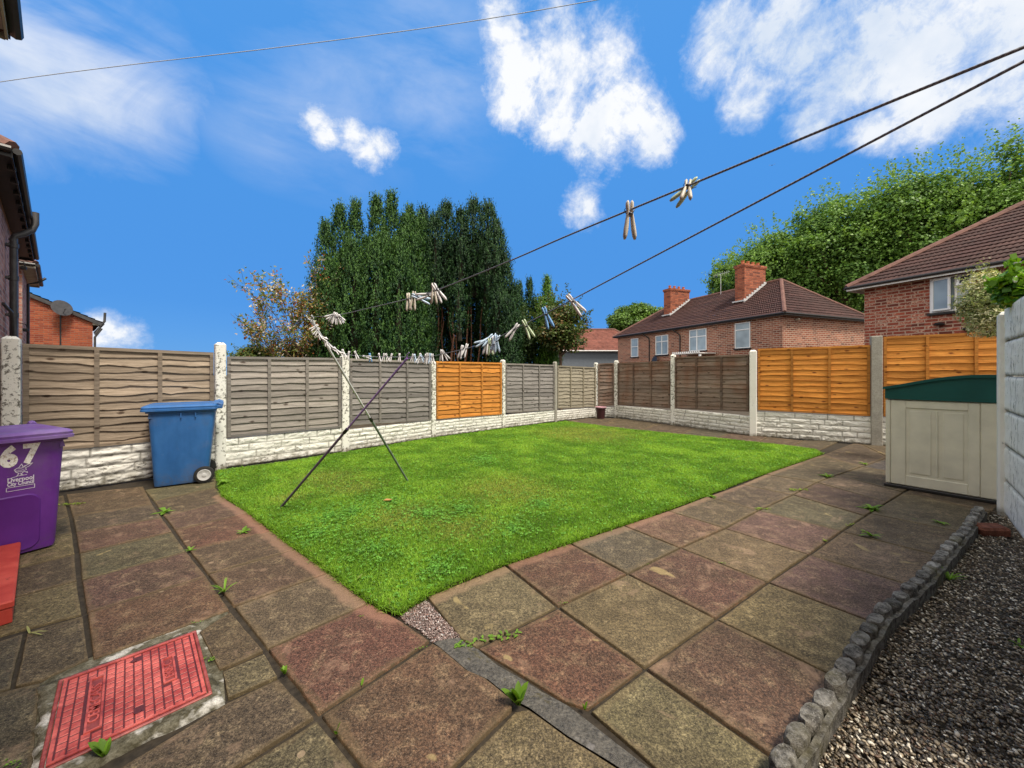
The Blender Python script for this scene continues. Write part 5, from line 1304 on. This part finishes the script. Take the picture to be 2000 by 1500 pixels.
# -- orange brick gable end far left
d_ = 21.0; pr = P(181,690,d_); wL = 7.4; gu = V((math.cos(R(50)),math.sin(R(50)))); go = pr.to_2d()-gu*wL; xr = pr.x
HG = empty('brick_house', (go.x, go.y, 0), R(50), 'orange brick gable end with a satellite dish beyond the left fence', 'house')
def gx(px): return wall_hit(px, go, gu)
def gz(py, px=170): return zat(py, go.y+gu.y*gx(px))
sl_ = (gz(581,72)-gz(622,172))/(gx(172)-gx(72))            # roof rise per metre towards the ridge
mid = wL/2; zr_ = gz(622,172)+sl_*(gx(172)-mid); ze_ = gz(622,172)-sl_*(wL-gx(172))
b = MB(); pf = [(0,0),(wL,0),(wL,ze_),(mid,zr_),(0,ze_)]
b.add([(x,0,z) for x,z in pf]+[(x,7,z) for x,z in pf], [(0,1,2,3,4),(9,8,7,6,5),(1,6,7,2),(0,4,9,5)]); b.build('wall', M['brick_orange'], HG)
b = MB(); ov = .34
for sg in (1,-1):
    ex = mid+sg*(wL/2+ov); ez = ze_-sl_*ov
    tiled(b, (ex,-.15,ez+.06), (ex,7.1,ez+.06), (mid,7.1,zr_+.06), (mid,-.15,zr_+.06), col=(.07,.06,.06), seed=4)
rf = b.build('roof', M['tile'], HG, fixn=False)
b = MB()
for sg in (1,-1):
    ex = mid+sg*(wL/2+ov); ez = ze_-sl_*ov; X = V((ex-mid,0,ez-zr_)); Lr = X.length; X = X.normalized(); Z = V((0,1,0)).cross(X) if sg < 0 else X.cross(V((0,1,0)))
    c_ = V(((ex+mid)/2,-.10,(ez+zr_)/2-.04)); b.box(c_, (Lr,.06,.17), ax=(X,V((0,1,0)),X.cross(V((0,1,0)))))
b.build('bargeboard', M['pipe_grey'], rf)
b = MB(); b.add([(wL,-.05,ze_-.25),(wL+ov,-.05,ze_-sl_*ov-.12),(wL,-.05,ze_+.02),(wL,.0,ze_-.25),(wL+ov,0,ze_-sl_*ov-.12),(wL,0,ze_+.02)],[(0,1,2),(5,4,3),(0,3,4,1),(1,4,5,2),(2,5,3,0)]); b.build('eaves_box', M['fascia_cream'], rf)
b = MB(); zg = ze_-sl_*ov; b.tube([(wL+ov+.05,-.05,zg),(wL+ov+.05,7,zg)], .06, 8); b.tube([(wL+.08,-.03,0),(wL+.08,-.03,zg-.75),(wL+ov,-.04,zg-.25)], .05, 8)
b.tube([(wL+.1,-.04,zg-.62),(gx(198),-.04,gz(634,198)),(gx(204),-.04,gz(628,204)),(gx(205),-.04,gz(611,205))], .055, 8); b.build('downpipe', M['pipe_grey'], HG, smooth=True)
b = MB(); b.tube([(gx(118),-.03,gz(606,118)),(gx(118),-.03,0)], .03, 6); b.build('cable', M['pipe_black'], HG)
dish(HG, gx(121), gz(603,121), .42, M['pipe_grey'], R(25), y=-.4)

# ================================================================== TREES
def thick_tube(mb, a, b_, r0, r1, wob=.1, n=6, seed=0):
    rg = random.Random(seed); a, b_ = V(a), V(b_); L_ = (b_-a).length; pts = []
    for i in range(n+1):
        t_ = i/n; p = a.lerp(b_,t_)
        if 0 < i < n: p = p+V((rg.uniform(-1,1),rg.uniform(-1,1),rg.uniform(-.3,.3)))*wob*L_*.3
        pts.append(p)
    mb.tube(pts, r0, 7, r1=r1); return pts
M['core'] = m_plain('dead_inner_twigs', (.022,.018,.010), .95, .5, 20, .8, bs=30, bd=.02)  # dark twig colour for the added light-blocking core
def conifer(name, d, cols_, label, group, dens=1.0, greens=((.010,.045,.014),(.085,.185,.035)), stems=(), seed=1, leaf=.125, bark='bark_red', cat='conifer'):
    bx = P(cols_[0][0], 730, d); bx.z = 0; o = empty(name, bx, 0, label, cat, group)
    rg = np.random.default_rng(seed); PV=[]; NV=[]; UV_=[]; SZ=[]; CV=[]; core = MB()
    for ci, (px, ytop, rpx, dd, yb) in enumerate(cols_):
        D_ = d+dd; c = V(((px-1000)/F*D_, D_)); zt = zat(ytop, D_); zb = zat(yb, D_) if yb < 700 else .5; r = rpx/F*D_; hh = zt-zb
        N = int(dens*430*r*hh); t_ = rg.random(N)**.9; a = rg.uniform(0,2*np.pi,N)
        prof = np.where(t_ > .60, np.clip(1-((t_-.60)/.41),0,1)**.80, 1)*np.where(t_ < .08, .6+5*t_, 1)
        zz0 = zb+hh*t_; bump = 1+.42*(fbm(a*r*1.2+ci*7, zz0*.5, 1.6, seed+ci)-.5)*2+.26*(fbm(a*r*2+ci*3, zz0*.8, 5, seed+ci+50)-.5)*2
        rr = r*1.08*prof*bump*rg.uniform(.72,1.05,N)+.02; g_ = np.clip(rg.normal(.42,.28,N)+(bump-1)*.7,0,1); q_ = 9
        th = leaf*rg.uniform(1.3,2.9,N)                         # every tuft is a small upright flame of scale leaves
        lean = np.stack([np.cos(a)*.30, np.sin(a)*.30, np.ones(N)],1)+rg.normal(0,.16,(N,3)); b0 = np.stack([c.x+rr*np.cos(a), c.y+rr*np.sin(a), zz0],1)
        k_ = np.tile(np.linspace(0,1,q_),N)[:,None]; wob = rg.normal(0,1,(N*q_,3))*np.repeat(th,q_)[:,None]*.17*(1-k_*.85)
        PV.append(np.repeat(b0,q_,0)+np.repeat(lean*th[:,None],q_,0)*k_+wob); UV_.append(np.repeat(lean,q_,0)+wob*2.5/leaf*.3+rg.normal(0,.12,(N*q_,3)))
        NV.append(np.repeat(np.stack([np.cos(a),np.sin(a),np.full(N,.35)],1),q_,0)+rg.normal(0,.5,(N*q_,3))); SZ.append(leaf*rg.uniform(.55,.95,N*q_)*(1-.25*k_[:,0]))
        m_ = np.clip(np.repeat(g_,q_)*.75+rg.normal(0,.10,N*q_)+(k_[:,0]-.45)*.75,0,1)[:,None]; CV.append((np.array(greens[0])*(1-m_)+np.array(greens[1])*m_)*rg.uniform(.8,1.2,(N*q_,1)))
        core.tube([(c.x-bx.x,c.y-bx.y,max(0,zb-.2)),(c.x-bx.x,c.y-bx.y,zb+hh*.8)], r*.34, 7, r1=r*.08)  # solid core added in each spire to stop light showing through
        # loose tips above the top
        for s in range(9):
            M_ = 34; tt = rg.random(M_); ang_ = rg.uniform(0,6.28); ro_ = rg.uniform(0,.45)*r; hz = zt-hh*.12+tt*hh*rg.uniform(.06,.17)
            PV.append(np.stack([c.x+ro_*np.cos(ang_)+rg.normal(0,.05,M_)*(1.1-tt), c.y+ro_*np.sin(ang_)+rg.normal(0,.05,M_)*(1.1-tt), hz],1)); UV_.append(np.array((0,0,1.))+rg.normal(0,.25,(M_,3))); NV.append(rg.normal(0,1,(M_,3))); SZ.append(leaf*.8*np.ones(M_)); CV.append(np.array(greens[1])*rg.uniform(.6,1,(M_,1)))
    PV,NV,UV_,CV = map(np.concatenate,(PV,NV,UV_,CV)); SZ = np.concatenate(SZ); PV = PV-np.array((bx.x,bx.y,0))
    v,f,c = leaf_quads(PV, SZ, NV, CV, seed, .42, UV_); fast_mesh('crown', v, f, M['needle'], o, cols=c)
    tr = MB()
    for i, (px0, y0, px1, y1, dd, r) in enumerate(stems):
        a = P(px0,730,d+dd); a.z = 0; b_ = P(px1,y1,d+dd); thick_tube(tr, (a.x-bx.x,a.y-bx.y,0), (b_.x-bx.x,b_.y-bx.y,b_.z), r, r*.5, .05, 7, i)
    if stems: tr.build('trunk', M[bark], o, smooth=True)
    core.build('light_block_core', M['core'], o, smooth=True)
    return o
cgp = 'tall dark conifers beyond the left fence'
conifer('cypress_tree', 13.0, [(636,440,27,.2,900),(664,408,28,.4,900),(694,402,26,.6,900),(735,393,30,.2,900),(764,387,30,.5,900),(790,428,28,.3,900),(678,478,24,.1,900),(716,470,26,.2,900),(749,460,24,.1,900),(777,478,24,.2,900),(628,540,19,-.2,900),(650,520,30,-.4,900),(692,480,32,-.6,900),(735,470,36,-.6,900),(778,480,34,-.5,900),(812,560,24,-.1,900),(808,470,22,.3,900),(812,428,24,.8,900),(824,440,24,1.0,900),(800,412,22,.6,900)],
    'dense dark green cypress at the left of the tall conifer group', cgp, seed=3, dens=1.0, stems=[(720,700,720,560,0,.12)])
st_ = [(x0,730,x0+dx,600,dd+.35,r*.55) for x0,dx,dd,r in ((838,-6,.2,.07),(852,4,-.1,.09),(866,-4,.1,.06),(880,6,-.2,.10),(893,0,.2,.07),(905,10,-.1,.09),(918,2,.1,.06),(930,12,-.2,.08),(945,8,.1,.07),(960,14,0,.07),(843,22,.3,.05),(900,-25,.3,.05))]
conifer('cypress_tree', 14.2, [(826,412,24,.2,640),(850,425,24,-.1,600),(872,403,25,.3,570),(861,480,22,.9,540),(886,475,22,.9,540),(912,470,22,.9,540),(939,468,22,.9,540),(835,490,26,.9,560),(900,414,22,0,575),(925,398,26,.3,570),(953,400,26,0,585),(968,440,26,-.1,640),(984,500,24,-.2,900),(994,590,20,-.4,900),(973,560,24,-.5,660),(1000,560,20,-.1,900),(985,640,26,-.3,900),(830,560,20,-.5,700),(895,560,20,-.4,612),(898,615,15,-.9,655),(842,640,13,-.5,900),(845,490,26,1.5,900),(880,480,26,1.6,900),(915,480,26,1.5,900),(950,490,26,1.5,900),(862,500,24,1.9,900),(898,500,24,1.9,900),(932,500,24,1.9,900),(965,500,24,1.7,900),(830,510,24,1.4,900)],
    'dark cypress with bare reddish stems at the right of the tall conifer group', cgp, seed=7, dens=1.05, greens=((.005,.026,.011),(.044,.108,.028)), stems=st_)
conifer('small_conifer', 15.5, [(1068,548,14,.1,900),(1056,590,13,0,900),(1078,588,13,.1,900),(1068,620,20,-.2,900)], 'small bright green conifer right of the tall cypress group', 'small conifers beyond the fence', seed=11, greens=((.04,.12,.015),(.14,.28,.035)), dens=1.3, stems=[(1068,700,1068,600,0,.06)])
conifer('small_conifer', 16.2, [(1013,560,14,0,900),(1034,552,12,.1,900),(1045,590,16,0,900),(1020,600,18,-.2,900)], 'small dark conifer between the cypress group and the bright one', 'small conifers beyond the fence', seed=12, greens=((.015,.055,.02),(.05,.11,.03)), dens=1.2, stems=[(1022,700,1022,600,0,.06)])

def broadleaf(name, ctr, rad, label, cat, group=None, seed=1, lobes=50, lobe_r=(.9,1.7), leaf=.3, nleaf=600, greens=((.05,.12,.02),(.16,.30,.05)), trunk=True, sprays=40, bottom=-.6, trunk_r=.3, asp=.75, veil=0, alt=None, altp=0, gaps=0.0, spread=.35, fill=.45, mat='leaf'):
    ctr = V(ctr); o = empty(name, (ctr.x,ctr.y,0), 0, label, cat, group); rg = np.random.default_rng(seed); rad = np.array(rad, float)
    PV=[]; NV=[]; SZ=[]; CV=[]; LC=[]
    for i in range(lobes):
        while True:
            q = rg.normal(size=3); q /= np.linalg.norm(q)
            if q[2] > bottom: break
        k = rg.uniform(.55,.92) if rg.random() > fill else rg.uniform(.1,.6); lr = rg.uniform(*lobe_r); c = q*np.maximum(rad-lr*.75,.1)*(k/.92 if k > .55 else k); LC.append((c,lr))
        N = int(nleaf*(lr/lobe_r[1])**2); s = rg.normal(size=(N,3)); s /= np.linalg.norm(s,axis=1,keepdims=True)
        fb_ = rg.random(N) < .35; s[fb_,2] = np.abs(s[fb_,2]); sc = rg.uniform(.62,1.08,N)[:,None]*(1+.35*(fbm(s[:,0]*2+i, s[:,1]*2+s[:,2], 2.2, seed+i)-.5)[:,None])
        PV.append(c+s*lr*sc*np.array((1.1,1.1,.8))); NV.append(s+np.array((0,0,.7))+rg.normal(0,.55,(N,3))); SZ.append(leaf*rg.uniform(.5,1.35,N))
        m_ = np.clip(rg.normal(.5,.26,N)+rg.normal(0,.2),0,1)[:,None]; cc_ = (np.array(greens[0])*(1-m_)+np.array(greens[1])*m_)*rg.uniform(.8,1.2,(N,1))
        if alt is not None: k_ = rg.random(N) < altp*(2*rg.random()); al = np.array(alt)[rg.integers(0,len(alt),N)]; cc_ = np.where(k_[:,None], al*rg.uniform(.6,1.2,(N,1)), cc_)
        CV.append(cc_)
    if veil:      # leaves between the boughs
        s = rg.normal(size=(veil,3)); s /= np.linalg.norm(s,axis=1,keepdims=True)
        rr = rg.uniform(.70,1.0,veil)*(1+.34*(fbm(s[:,0]*3+seed, s[:,2]*3+s[:,1]*2, 1.6, seed)-.5)+.20*(fbm(s[:,0]*3+seed, s[:,2]*3+s[:,1]*2, 6, seed+1)-.5))
        PV.append(s*rad*rr[:,None]); NV.append(s+np.array((0,0,.7))+rg.normal(0,.6,(veil,3))); SZ.append(leaf*rg.uniform(.5,1.2,veil))
        m_ = np.clip(rg.normal(.55,.28,veil),0,1)[:,None]; CV.append((np.array(greens[0])*(1-m_)+np.array(greens[1])*m_)*rg.uniform(.8,1.2,(veil,1)))
    for s in range(sprays):      # loose twigs that break the outline
        q = rg.normal(size=3); q[2] = abs(q[2])*.9-.1; q /= np.linalg.norm(q); M_ = 16; tt = rg.random((M_,1)); L_ = rg.uniform(.5,1)*lobe_r[1]*.8
        bend = rg.normal(0,.2,3); PV.append(q*(rad*.93)+(q+bend+np.array((0,0,.3)))*tt*L_+rg.normal(0,leaf*.38,(M_,3))); NV.append(rg.normal(0,1,(M_,3))); SZ.append(leaf*rg.uniform(.5,1.1,M_)); CV.append(np.array(greens[1])*rg.uniform(.6,1.1,(M_,1)))
    PV,NV,CV = map(np.concatenate,(PV,NV,CV)); SZ = np.concatenate(SZ); PV = PV+np.array((0,0,ctr.z))
    k = PV[:,2] > .15; PV,NV,CV,SZ = PV[k],NV[k],CV[k],SZ[k]
    v,f,c = leaf_quads(PV, SZ, NV, CV, seed, asp, None, fold=.08); fast_mesh('crown', v, f, M[mat], o, cols=c)
    if trunk:
        b = MB(); zt = ctr.z-rad[2]*.35; thick_tube(b, (0,0,0), (0,0,max(.3,zt)), trunk_r, trunk_r*.7, .03, 6, seed)
        for i, (c, lr) in enumerate(LC[::2]): thick_tube(b, (0,0,max(.3,zt*(.75+.25*random.random()))), (c[0],c[1],ctr.z+c[2]), trunk_r*.35, trunk_r*.07, .10, 5, i)
        b.build('trunk', M['bark'], o, smooth=True)
    return o
tg = 'big broadleaf trees behind the houses'
def bt(px, py, rxp, ryp, d, label, seed, **k):
    k.setdefault('bottom', -.97); k.setdefault('fill', .2); k.setdefault('veil', 4500)
    c = P(px,py,d); return broadleaf('broadleaf_tree', c, (rxp/F*d, rxp/F*d*.7, ryp/F*d), label, 'tree', tg, seed, **k)
GR = ((.050,.130,.022),(.215,.380,.070))
c = P(1640,585,42); broadleaf('broadleaf_tree', c, (9.5,4.0,5.2), 'lower bushy tree filling the gap between the two brick houses', 'tree', tg, 27, lobes=60, lobe_r=(1.1,2.0), nleaf=600, leaf=.32, greens=GR, sprays=10)
bt(1425,552,42,48,44,'small bushy end of the tree line left of the big chimney',21,lobes=26,lobe_r=(.8,1.4),nleaf=420,leaf=.28,greens=GR)
bt(1522,545,100,100,39,'leafy green tree standing right behind the big chimney',22,lobes=75,lobe_r=(.7,1.8),nleaf=900,leaf=.25,greens=GR,sprays=150)
bt(1655,500,125,128,36,'tall leafy tree between the two brick houses',23,lobes=100,lobe_r=(.8,1.9),nleaf=1000,leaf=.25,greens=GR,sprays=150)
bt(1805,462,120,146,33,'tall green tree rising above the right house roof',24,lobes=95,lobe_r=(.7,1.9),nleaf=1000,leaf=.24,greens=GR,sprays=170)
bt(1965,440,130,172,31,'tallest green tree at the right edge of the picture',25,lobes=100,lobe_r=(.7,1.9),nleaf=1000,leaf=.24,greens=GR,sprays=170)
c = P(1252,638,60); broadleaf('round_tree', c, (76/F*60,4.2,50/F*60), 'rounded green tree far behind the left end of the brick house', 'tree', None, 31, lobes=110, lobe_r=(1.0,1.7), nleaf=700, leaf=.34, greens=((.05,.11,.015),(.15,.27,.04)), sprays=0)
c = P(1095,650,14.5); broadleaf('leafy_shrub', c, (56/F*14.5,1.0,80/F*14.5), 'dark leafy shrub in front of the grey house', 'shrub', None, 32, lobes=46, lobe_r=(.28,.5), nleaf=420, leaf=.10, greens=((.025,.055,.015),(.11,.16,.035)), alt=[(.20,.12,.04),(.16,.15,.05)], altp=.25, trunk_r=.07, sprays=60)
c = P(1015,668,15.0); broadleaf('leafy_shrub', c, (38/F*15,.8,62/F*15), 'dark shrub in the shade right of the cypress stems', 'shrub', None, 33, lobes=24, lobe_r=(.28,.5), nleaf=420, leaf=.10, greens=((.02,.045,.015),(.07,.12,.03)), trunk_r=.06, sprays=20)
# rowan-like tree: sparse, turning colour
cR = P(598,640,12.5); RW = empty('rowan_tree', (cR.x,cR.y,0), 0, 'thin autumn coloured tree with sky showing through left of the cypresses', 'tree')
rg = random.Random(5); b = MB(); tips = []
def grow(p, dirv, L_, r, depth):
    q = p+dirv*L_; b.tube([p, p.lerp(q,.5)+V((rg.uniform(-1,1),rg.uniform(-1,1),0))*L_*.06, q], r, 5, r1=r*.6)
    if depth == 0: tips.append((p,q)); return
    tips.append((p.lerp(q,.4),q)) if depth < 3 else None
    for i in range(3 if depth > 1 else 4):
        dv = (dirv+V((rg.uniform(-1,1),rg.uniform(-1,1)*.8,rg.uniform(-.35,.55)))*.62).normalized(); grow(q if i else p.lerp(q,.7), dv, L_*rg.uniform(.6,.8), r*.6, depth-1)
for (dx,dy,l) in ((-.45,0,1.25),(-.2,.2,1.45),(.05,-.1,1.6),(.28,.1,1.5),(-.6,.1,1.05),(.12,.3,1.35),(.35,-.1,1.25),(-.3,-.2,1.1),(-.05,.2,1.2)): grow(V((dx*.8-.1,dy*.3,.2)), V((dx*.35,dy*.6,1)).normalized(), l*1.18, .024, 3)
b.build('trunk', M['bark'], RW, smooth=True)
PV=[];NV=[];UU=[];CV=[];SZ=[]; r2 = np.random.default_rng(8)
palr = np.array([(.12,.20,.04),(.17,.24,.05),(.25,.25,.06),(.48,.26,.07),(.52,.18,.06),(.62,.46,.22),(.75,.70,.58),(.34,.05,.03)])
for a, q in tips:
    if r2.random() < .16: continue
    M_ = 24; t_ = r2.random((M_,1)); p = np.array(a)*(1-t_)+np.array(q)*t_+r2.normal(0,.075,(M_,3)); PV.append(p); NV.append(r2.normal(0,1,(M_,3))+np.array((0,0,.5))); SZ.append(r2.uniform(.07,.13,M_)); CV.append(palr[r2.choice(8,M_,p=[.20,.18,.13,.11,.07,.11,.16,.04])]*r2.uniform(.7,1.2,(M_,1)))
PV,NV,CV = map(np.concatenate,(PV,NV,CV)); v,f,c = leaf_quads(PV, np.concatenate(SZ), NV, CV, 3, .45); fast_mesh('crown', v, f, M['leaf'], RW, cols=c)
c = P(495,700,13.0); broadleaf('low_hedge_bush', c, (38/F*13,.7,30/F*13), 'low green bush just showing over the first grey panel', 'shrub', None, 41, lobes=26, lobe_r=(.2,.38), nleaf=300, leaf=.09, greens=((.05,.09,.02),(.16,.22,.05)), alt=[(.4,.2,.06)], altp=.1, trunk_r=.05, sprays=20)
c = P(585,700,13.4); broadleaf('low_hedge_bush', c, (40/F*13,.7,38/F*13), 'low mixed bush under the autumn coloured tree', 'shrub', None, 42, lobes=26, lobe_r=(.2,.38), nleaf=260, leaf=.09, greens=((.05,.09,.02),(.16,.20,.05)), alt=[(.45,.18,.06),(.5,.42,.3)], altp=.2, trunk_r=.05, sprays=20)
# variegated bush hanging over the back fence corner
c = P(1930,596,5.6); vb_ = broadleaf('variegated_shrub', c, (48/F*5.6,.30,74/F*5.6), 'cream and green variegated shrub leaning over the orange panel', 'shrub', None, 51, lobes=60, lobe_r=(.10,.18), nleaf=420, leaf=.046, greens=((.16,.22,.07),(.34,.40,.17)), alt=[(.66,.64,.38),(.74,.72,.50)], altp=.42, trunk=False, sprays=40, bottom=-.95, asp=.42)
b = MB(); q0 = P(1985,730,5.9); b.tube([(q0.x-c.x,q0.y-c.y,0),(q0.x-c.x,q0.y-c.y,1.6),(.1,.05,2.1),(0,0,c.z+.1)], .02, 6)
for k in range(14):
    a = random.uniform(0,6.28); zz_ = random.uniform(1.9,2.3); b.tube([(.03,.02,zz_),(.25*math.cos(a),.2*math.sin(a),zz_+random.uniform(-.2,.4))], .006, 5)
b.build('stem', M['bark'], vb_)
c = P(1990,566,3.55); iv = broadleaf('climbing_ivy', c, (34/F*3.55,.14,50/F*3.55), 'large leaved green climber spilling over the top of the white fence', 'climber', None, 52, lobes=30, lobe_r=(.07,.12), nleaf=60, leaf=.075, greens=((.035,.16,.012),(.17,.36,.02)), alt=[(.36,.52,.03)], altp=.25, trunk=False, sprays=8, bottom=-.9, asp=.95)
b = MB(); rr_ = math.atan2(rd.y,rd.x)
iv_c = V((c.x,c.y,0)); sx0, sy0 = r0.x+rd.x*.3+.13-c.x, r0.y+rd.y*.3-.13-c.y; b.tube([(sx0,sy0,0),(sx0,sy0,1.2),(sx0,sy0,1.98),(0,0,c.z),(.02,0,c.z+.08)], .012, 6); b.build('stem', M['bark'], iv)
o_ = empty('round_mirror', P(1983,545,3.45), 0, 'small round white disc hanging among the climber leaves', 'disc'); b = MB()
b.loft([[(r*math.cos(a*math.pi/8)*.7, y, r*math.sin(a*math.pi/8)) for a in range(16)] for r, y in ((.032,.003),(.034,0),(.032,-.003))]); b.build('disc', M['upvc'], o_)

# ================================================================== CAMERA, SUN, SKY
cam = bpy.data.cameras.new('camera'); co = bpy.data.objects.new('camera', cam); C.objects.link(co)
co.location = (0,0,CAMH); co.rotation_euler = (R(90),0,0); cam.sensor_width = 36; cam.lens = F/2000*36; cam.shift_y = (HZ-750)/2000
cam.clip_start = .05; cam.clip_end = 3000; bpy.context.scene.camera = co
SUN = V((.35,-.35,.87)).normalized(); el = math.asin(SUN.z); az = math.atan2(SUN.x, SUN.y)
sun = bpy.data.lights.new('sun', 'SUN'); sun.energy = SUN_E; sun.angle = R(13); sun.color = (1,.91,.78)
so = bpy.data.objects.new('sun', sun); C.objects.link(so); so.rotation_euler = SUN.to_track_quat('Z','Y').to_euler()
w = bpy.data.worlds.new('World'); bpy.context.scene.world = w; w.use_nodes = True; nt = w.node_tree; nt.nodes.clear()
class WT(NT):
    def __init__(s, tree): s.t = tree; s.tc = tree.nodes.new('ShaderNodeTexCoord'); s.obj = s.tc.outputs['Generated']
W_ = WT(nt); out = nt.nodes.new('ShaderNodeOutputWorld'); bg = nt.nodes.new('ShaderNodeBackground'); nt.links.new(bg.outputs[0], out.inputs[0])
sky = nt.nodes.new('ShaderNodeTexSky'); sky.sky_type = 'NISHITA'; sky.sun_disc = False; sky.sun_elevation = el; sky.sun_rotation = az; sky.air_density = 1.0; sky.dust_density = .3; sky.ozone_density = 2.5
D = W_.obj
z = W_.n('SeparateXYZ', out=2, Vector=D); y = W_.n('SeparateXYZ', out=1, Vector=D); x = W_.n('SeparateXYZ', Vector=D)
# deep blue air, a little paler high up, over the physical sky; values are radiance before the background strength
air = W_.ramp(W_.math('MULTIPLY_ADD', z, .9, .05), (0.0,(.090,.270,.60)), (.18,(.055,.232,.60)), (.55,(.066,.270,.67)), (1.0,(.10,.30,.66)))
nish = W_.mix(1.0, sky.outputs[0], (.55,.9,1.35), 'MULTIPLY')
def wdir(px, py): return V(((px-1000)/F, 1, (HZ-py)/F)).normalized()
n1 = W_.noise(5.0, 9, .62, vec=D, dist=.9); n2 = W_.noise(2.6, 5, .6, vec=D, dist=.3); n3 = W_.noise(20, 6, .68, vec=D, dist=.15)
def blobs(lst):
    acc = None
    for (px, py, r) in lst:
        c = wdir(px,py); rr = ((wdir(px+r,py)-c).length+(wdir(px,py+r)-c).length)/2
        dd = W_.n('VectorMath', out=1, props={'operation':'DISTANCE'}, i0=D, i1=tuple(c)); v = W_.math('SUBTRACT', 1.0, W_.math('DIVIDE', dd, rr))
        acc = v if acc is None else W_.math('SMOOTH_MAX', acc, v, .25)
    return acc
big = blobs([(985,45,80),(1020,120,95),(1100,135,120),(1010,195,70),(1190,110,90),(1080,60,80),(1215,215,105),(1275,255,75),(1170,250,90),(1090,215,80)])
big2 = blobs([(1430,60,110),(1400,120,80),(1460,190,80),(1560,60,170),(1640,170,130),(1590,235,70),(1740,110,170),(1820,200,120),(1880,60,220),(1960,150,130),(2150,60,300),(1980,-150,300),(1600,-160,250),(1700,250,60)])
small = blobs([(612,230,38),(640,262,45),(690,268,42),(720,300,48),(745,285,40),(1141,402,48),(1130,410,34),(212,640,48),(230,655,55),(190,665,45)])
m = W_.math('MAXIMUM', big, W_.math('MAXIMUM', W_.math('MULTIPLY', big2, 1.15), W_.math('MULTIPLY', small, .62)))
n4 = W_.noise(34, 6, .7, vec=D, dist=.6); nz = W_.math('ADD', W_.math('MULTIPLY', W_.math('SUBTRACT', n1, .5), 3.0), W_.math('ADD', W_.math('MULTIPLY', W_.math('SUBTRACT', n3, .5), 1.6), W_.math('MULTIPLY', W_.math('SUBTRACT', n4, .5), 1.5)))
nc = W_.math('ADD', W_.math('MULTIPLY', n1, .52), W_.math('ADD', W_.math('MULTIPLY', n3, .30), W_.math('MULTIPLY', n4, .18)))
tex = W_.ramp(W_.math('ADD', nc, W_.math('MULTIPLY', W_.math('MINIMUM', m, .7), .19)), (.45,.0), (.54,.42), (.65,1.0))
dens = W_.math('MULTIPLY', tex, W_.ramp(W_.math('ADD', m, W_.math('MULTIPLY', W_.math('SUBTRACT', nc, .5), 2.2)), (.0,0),(.22,.5),(.6,1)))
# thin streaks at the upper left
sv = W_.n('Mapping', Vector=D, Rotation=(0,R(-18),0), Scale=(1.0,1.0,3.4)); st_n = W_.noise(2.6, 6, .6, vec=sv, dist=.4)
cir = blobs([(60,60,330),(20,170,230),(150,60,130),(-100,60,200)]); cir2 = blobs([(640,180,230),(820,120,260),(520,240,140)])
thin = W_.math('MULTIPLY', W_.ramp(W_.math('ADD', W_.math('MULTIPLY', cir, 1.3), W_.math('MULTIPLY', W_.math('SUBTRACT', n1, .62), 1.6)), (.0,0),(.8,1)), W_.ramp(st_n, (.30,0),(.66,.75)))
thin2 = W_.math('MULTIPLY', W_.ramp(cir2, (.0,0),(.7,1)), W_.ramp(st_n, (.38,0),(.68,.30)))
# warm white cloud added unseen behind and overhead, fill against the blue ambient
rear = W_.math('MULTIPLY_ADD', y, -3.3, 1.45, clamp=True); top = W_.math('MULTIPLY_ADD', z, 6.0, -4.5, clamp=True)
fill_cov = W_.math('MULTIPLY', W_.math('MAXIMUM', rear, top), W_.ramp(n2, (.30,.6),(.55,1)))
a1 = W_.math('MAXIMUM', dens, W_.math('MAXIMUM', W_.math('MAXIMUM', thin, thin2), fill_cov))
shade = W_.ramp(W_.math('ADD', n2, W_.math('MULTIPLY', n3, .15)), (.40,(.52,.60,.72)), (.62,(.76,.775,.80)))
base = W_.mix(.12, air, W_.mix(1.0, nish, (.1,.1,.1), 'MULTIPLY'))
cs_ = W_.mix(W_.math('MAXIMUM', rear, top), shade, (1.20,1.13,1.0))
fin = W_.mix(a1, base, cs_)
nt.links.new(fin, bg.inputs[0]); bg.inputs[1].default_value = 1.0
sc = bpy.context.scene
sc.view_settings.view_transform = 'Standard'; sc.view_settings.look = 'None'; sc.view_settings.exposure = EXPO; sc.view_settings.gamma = 1
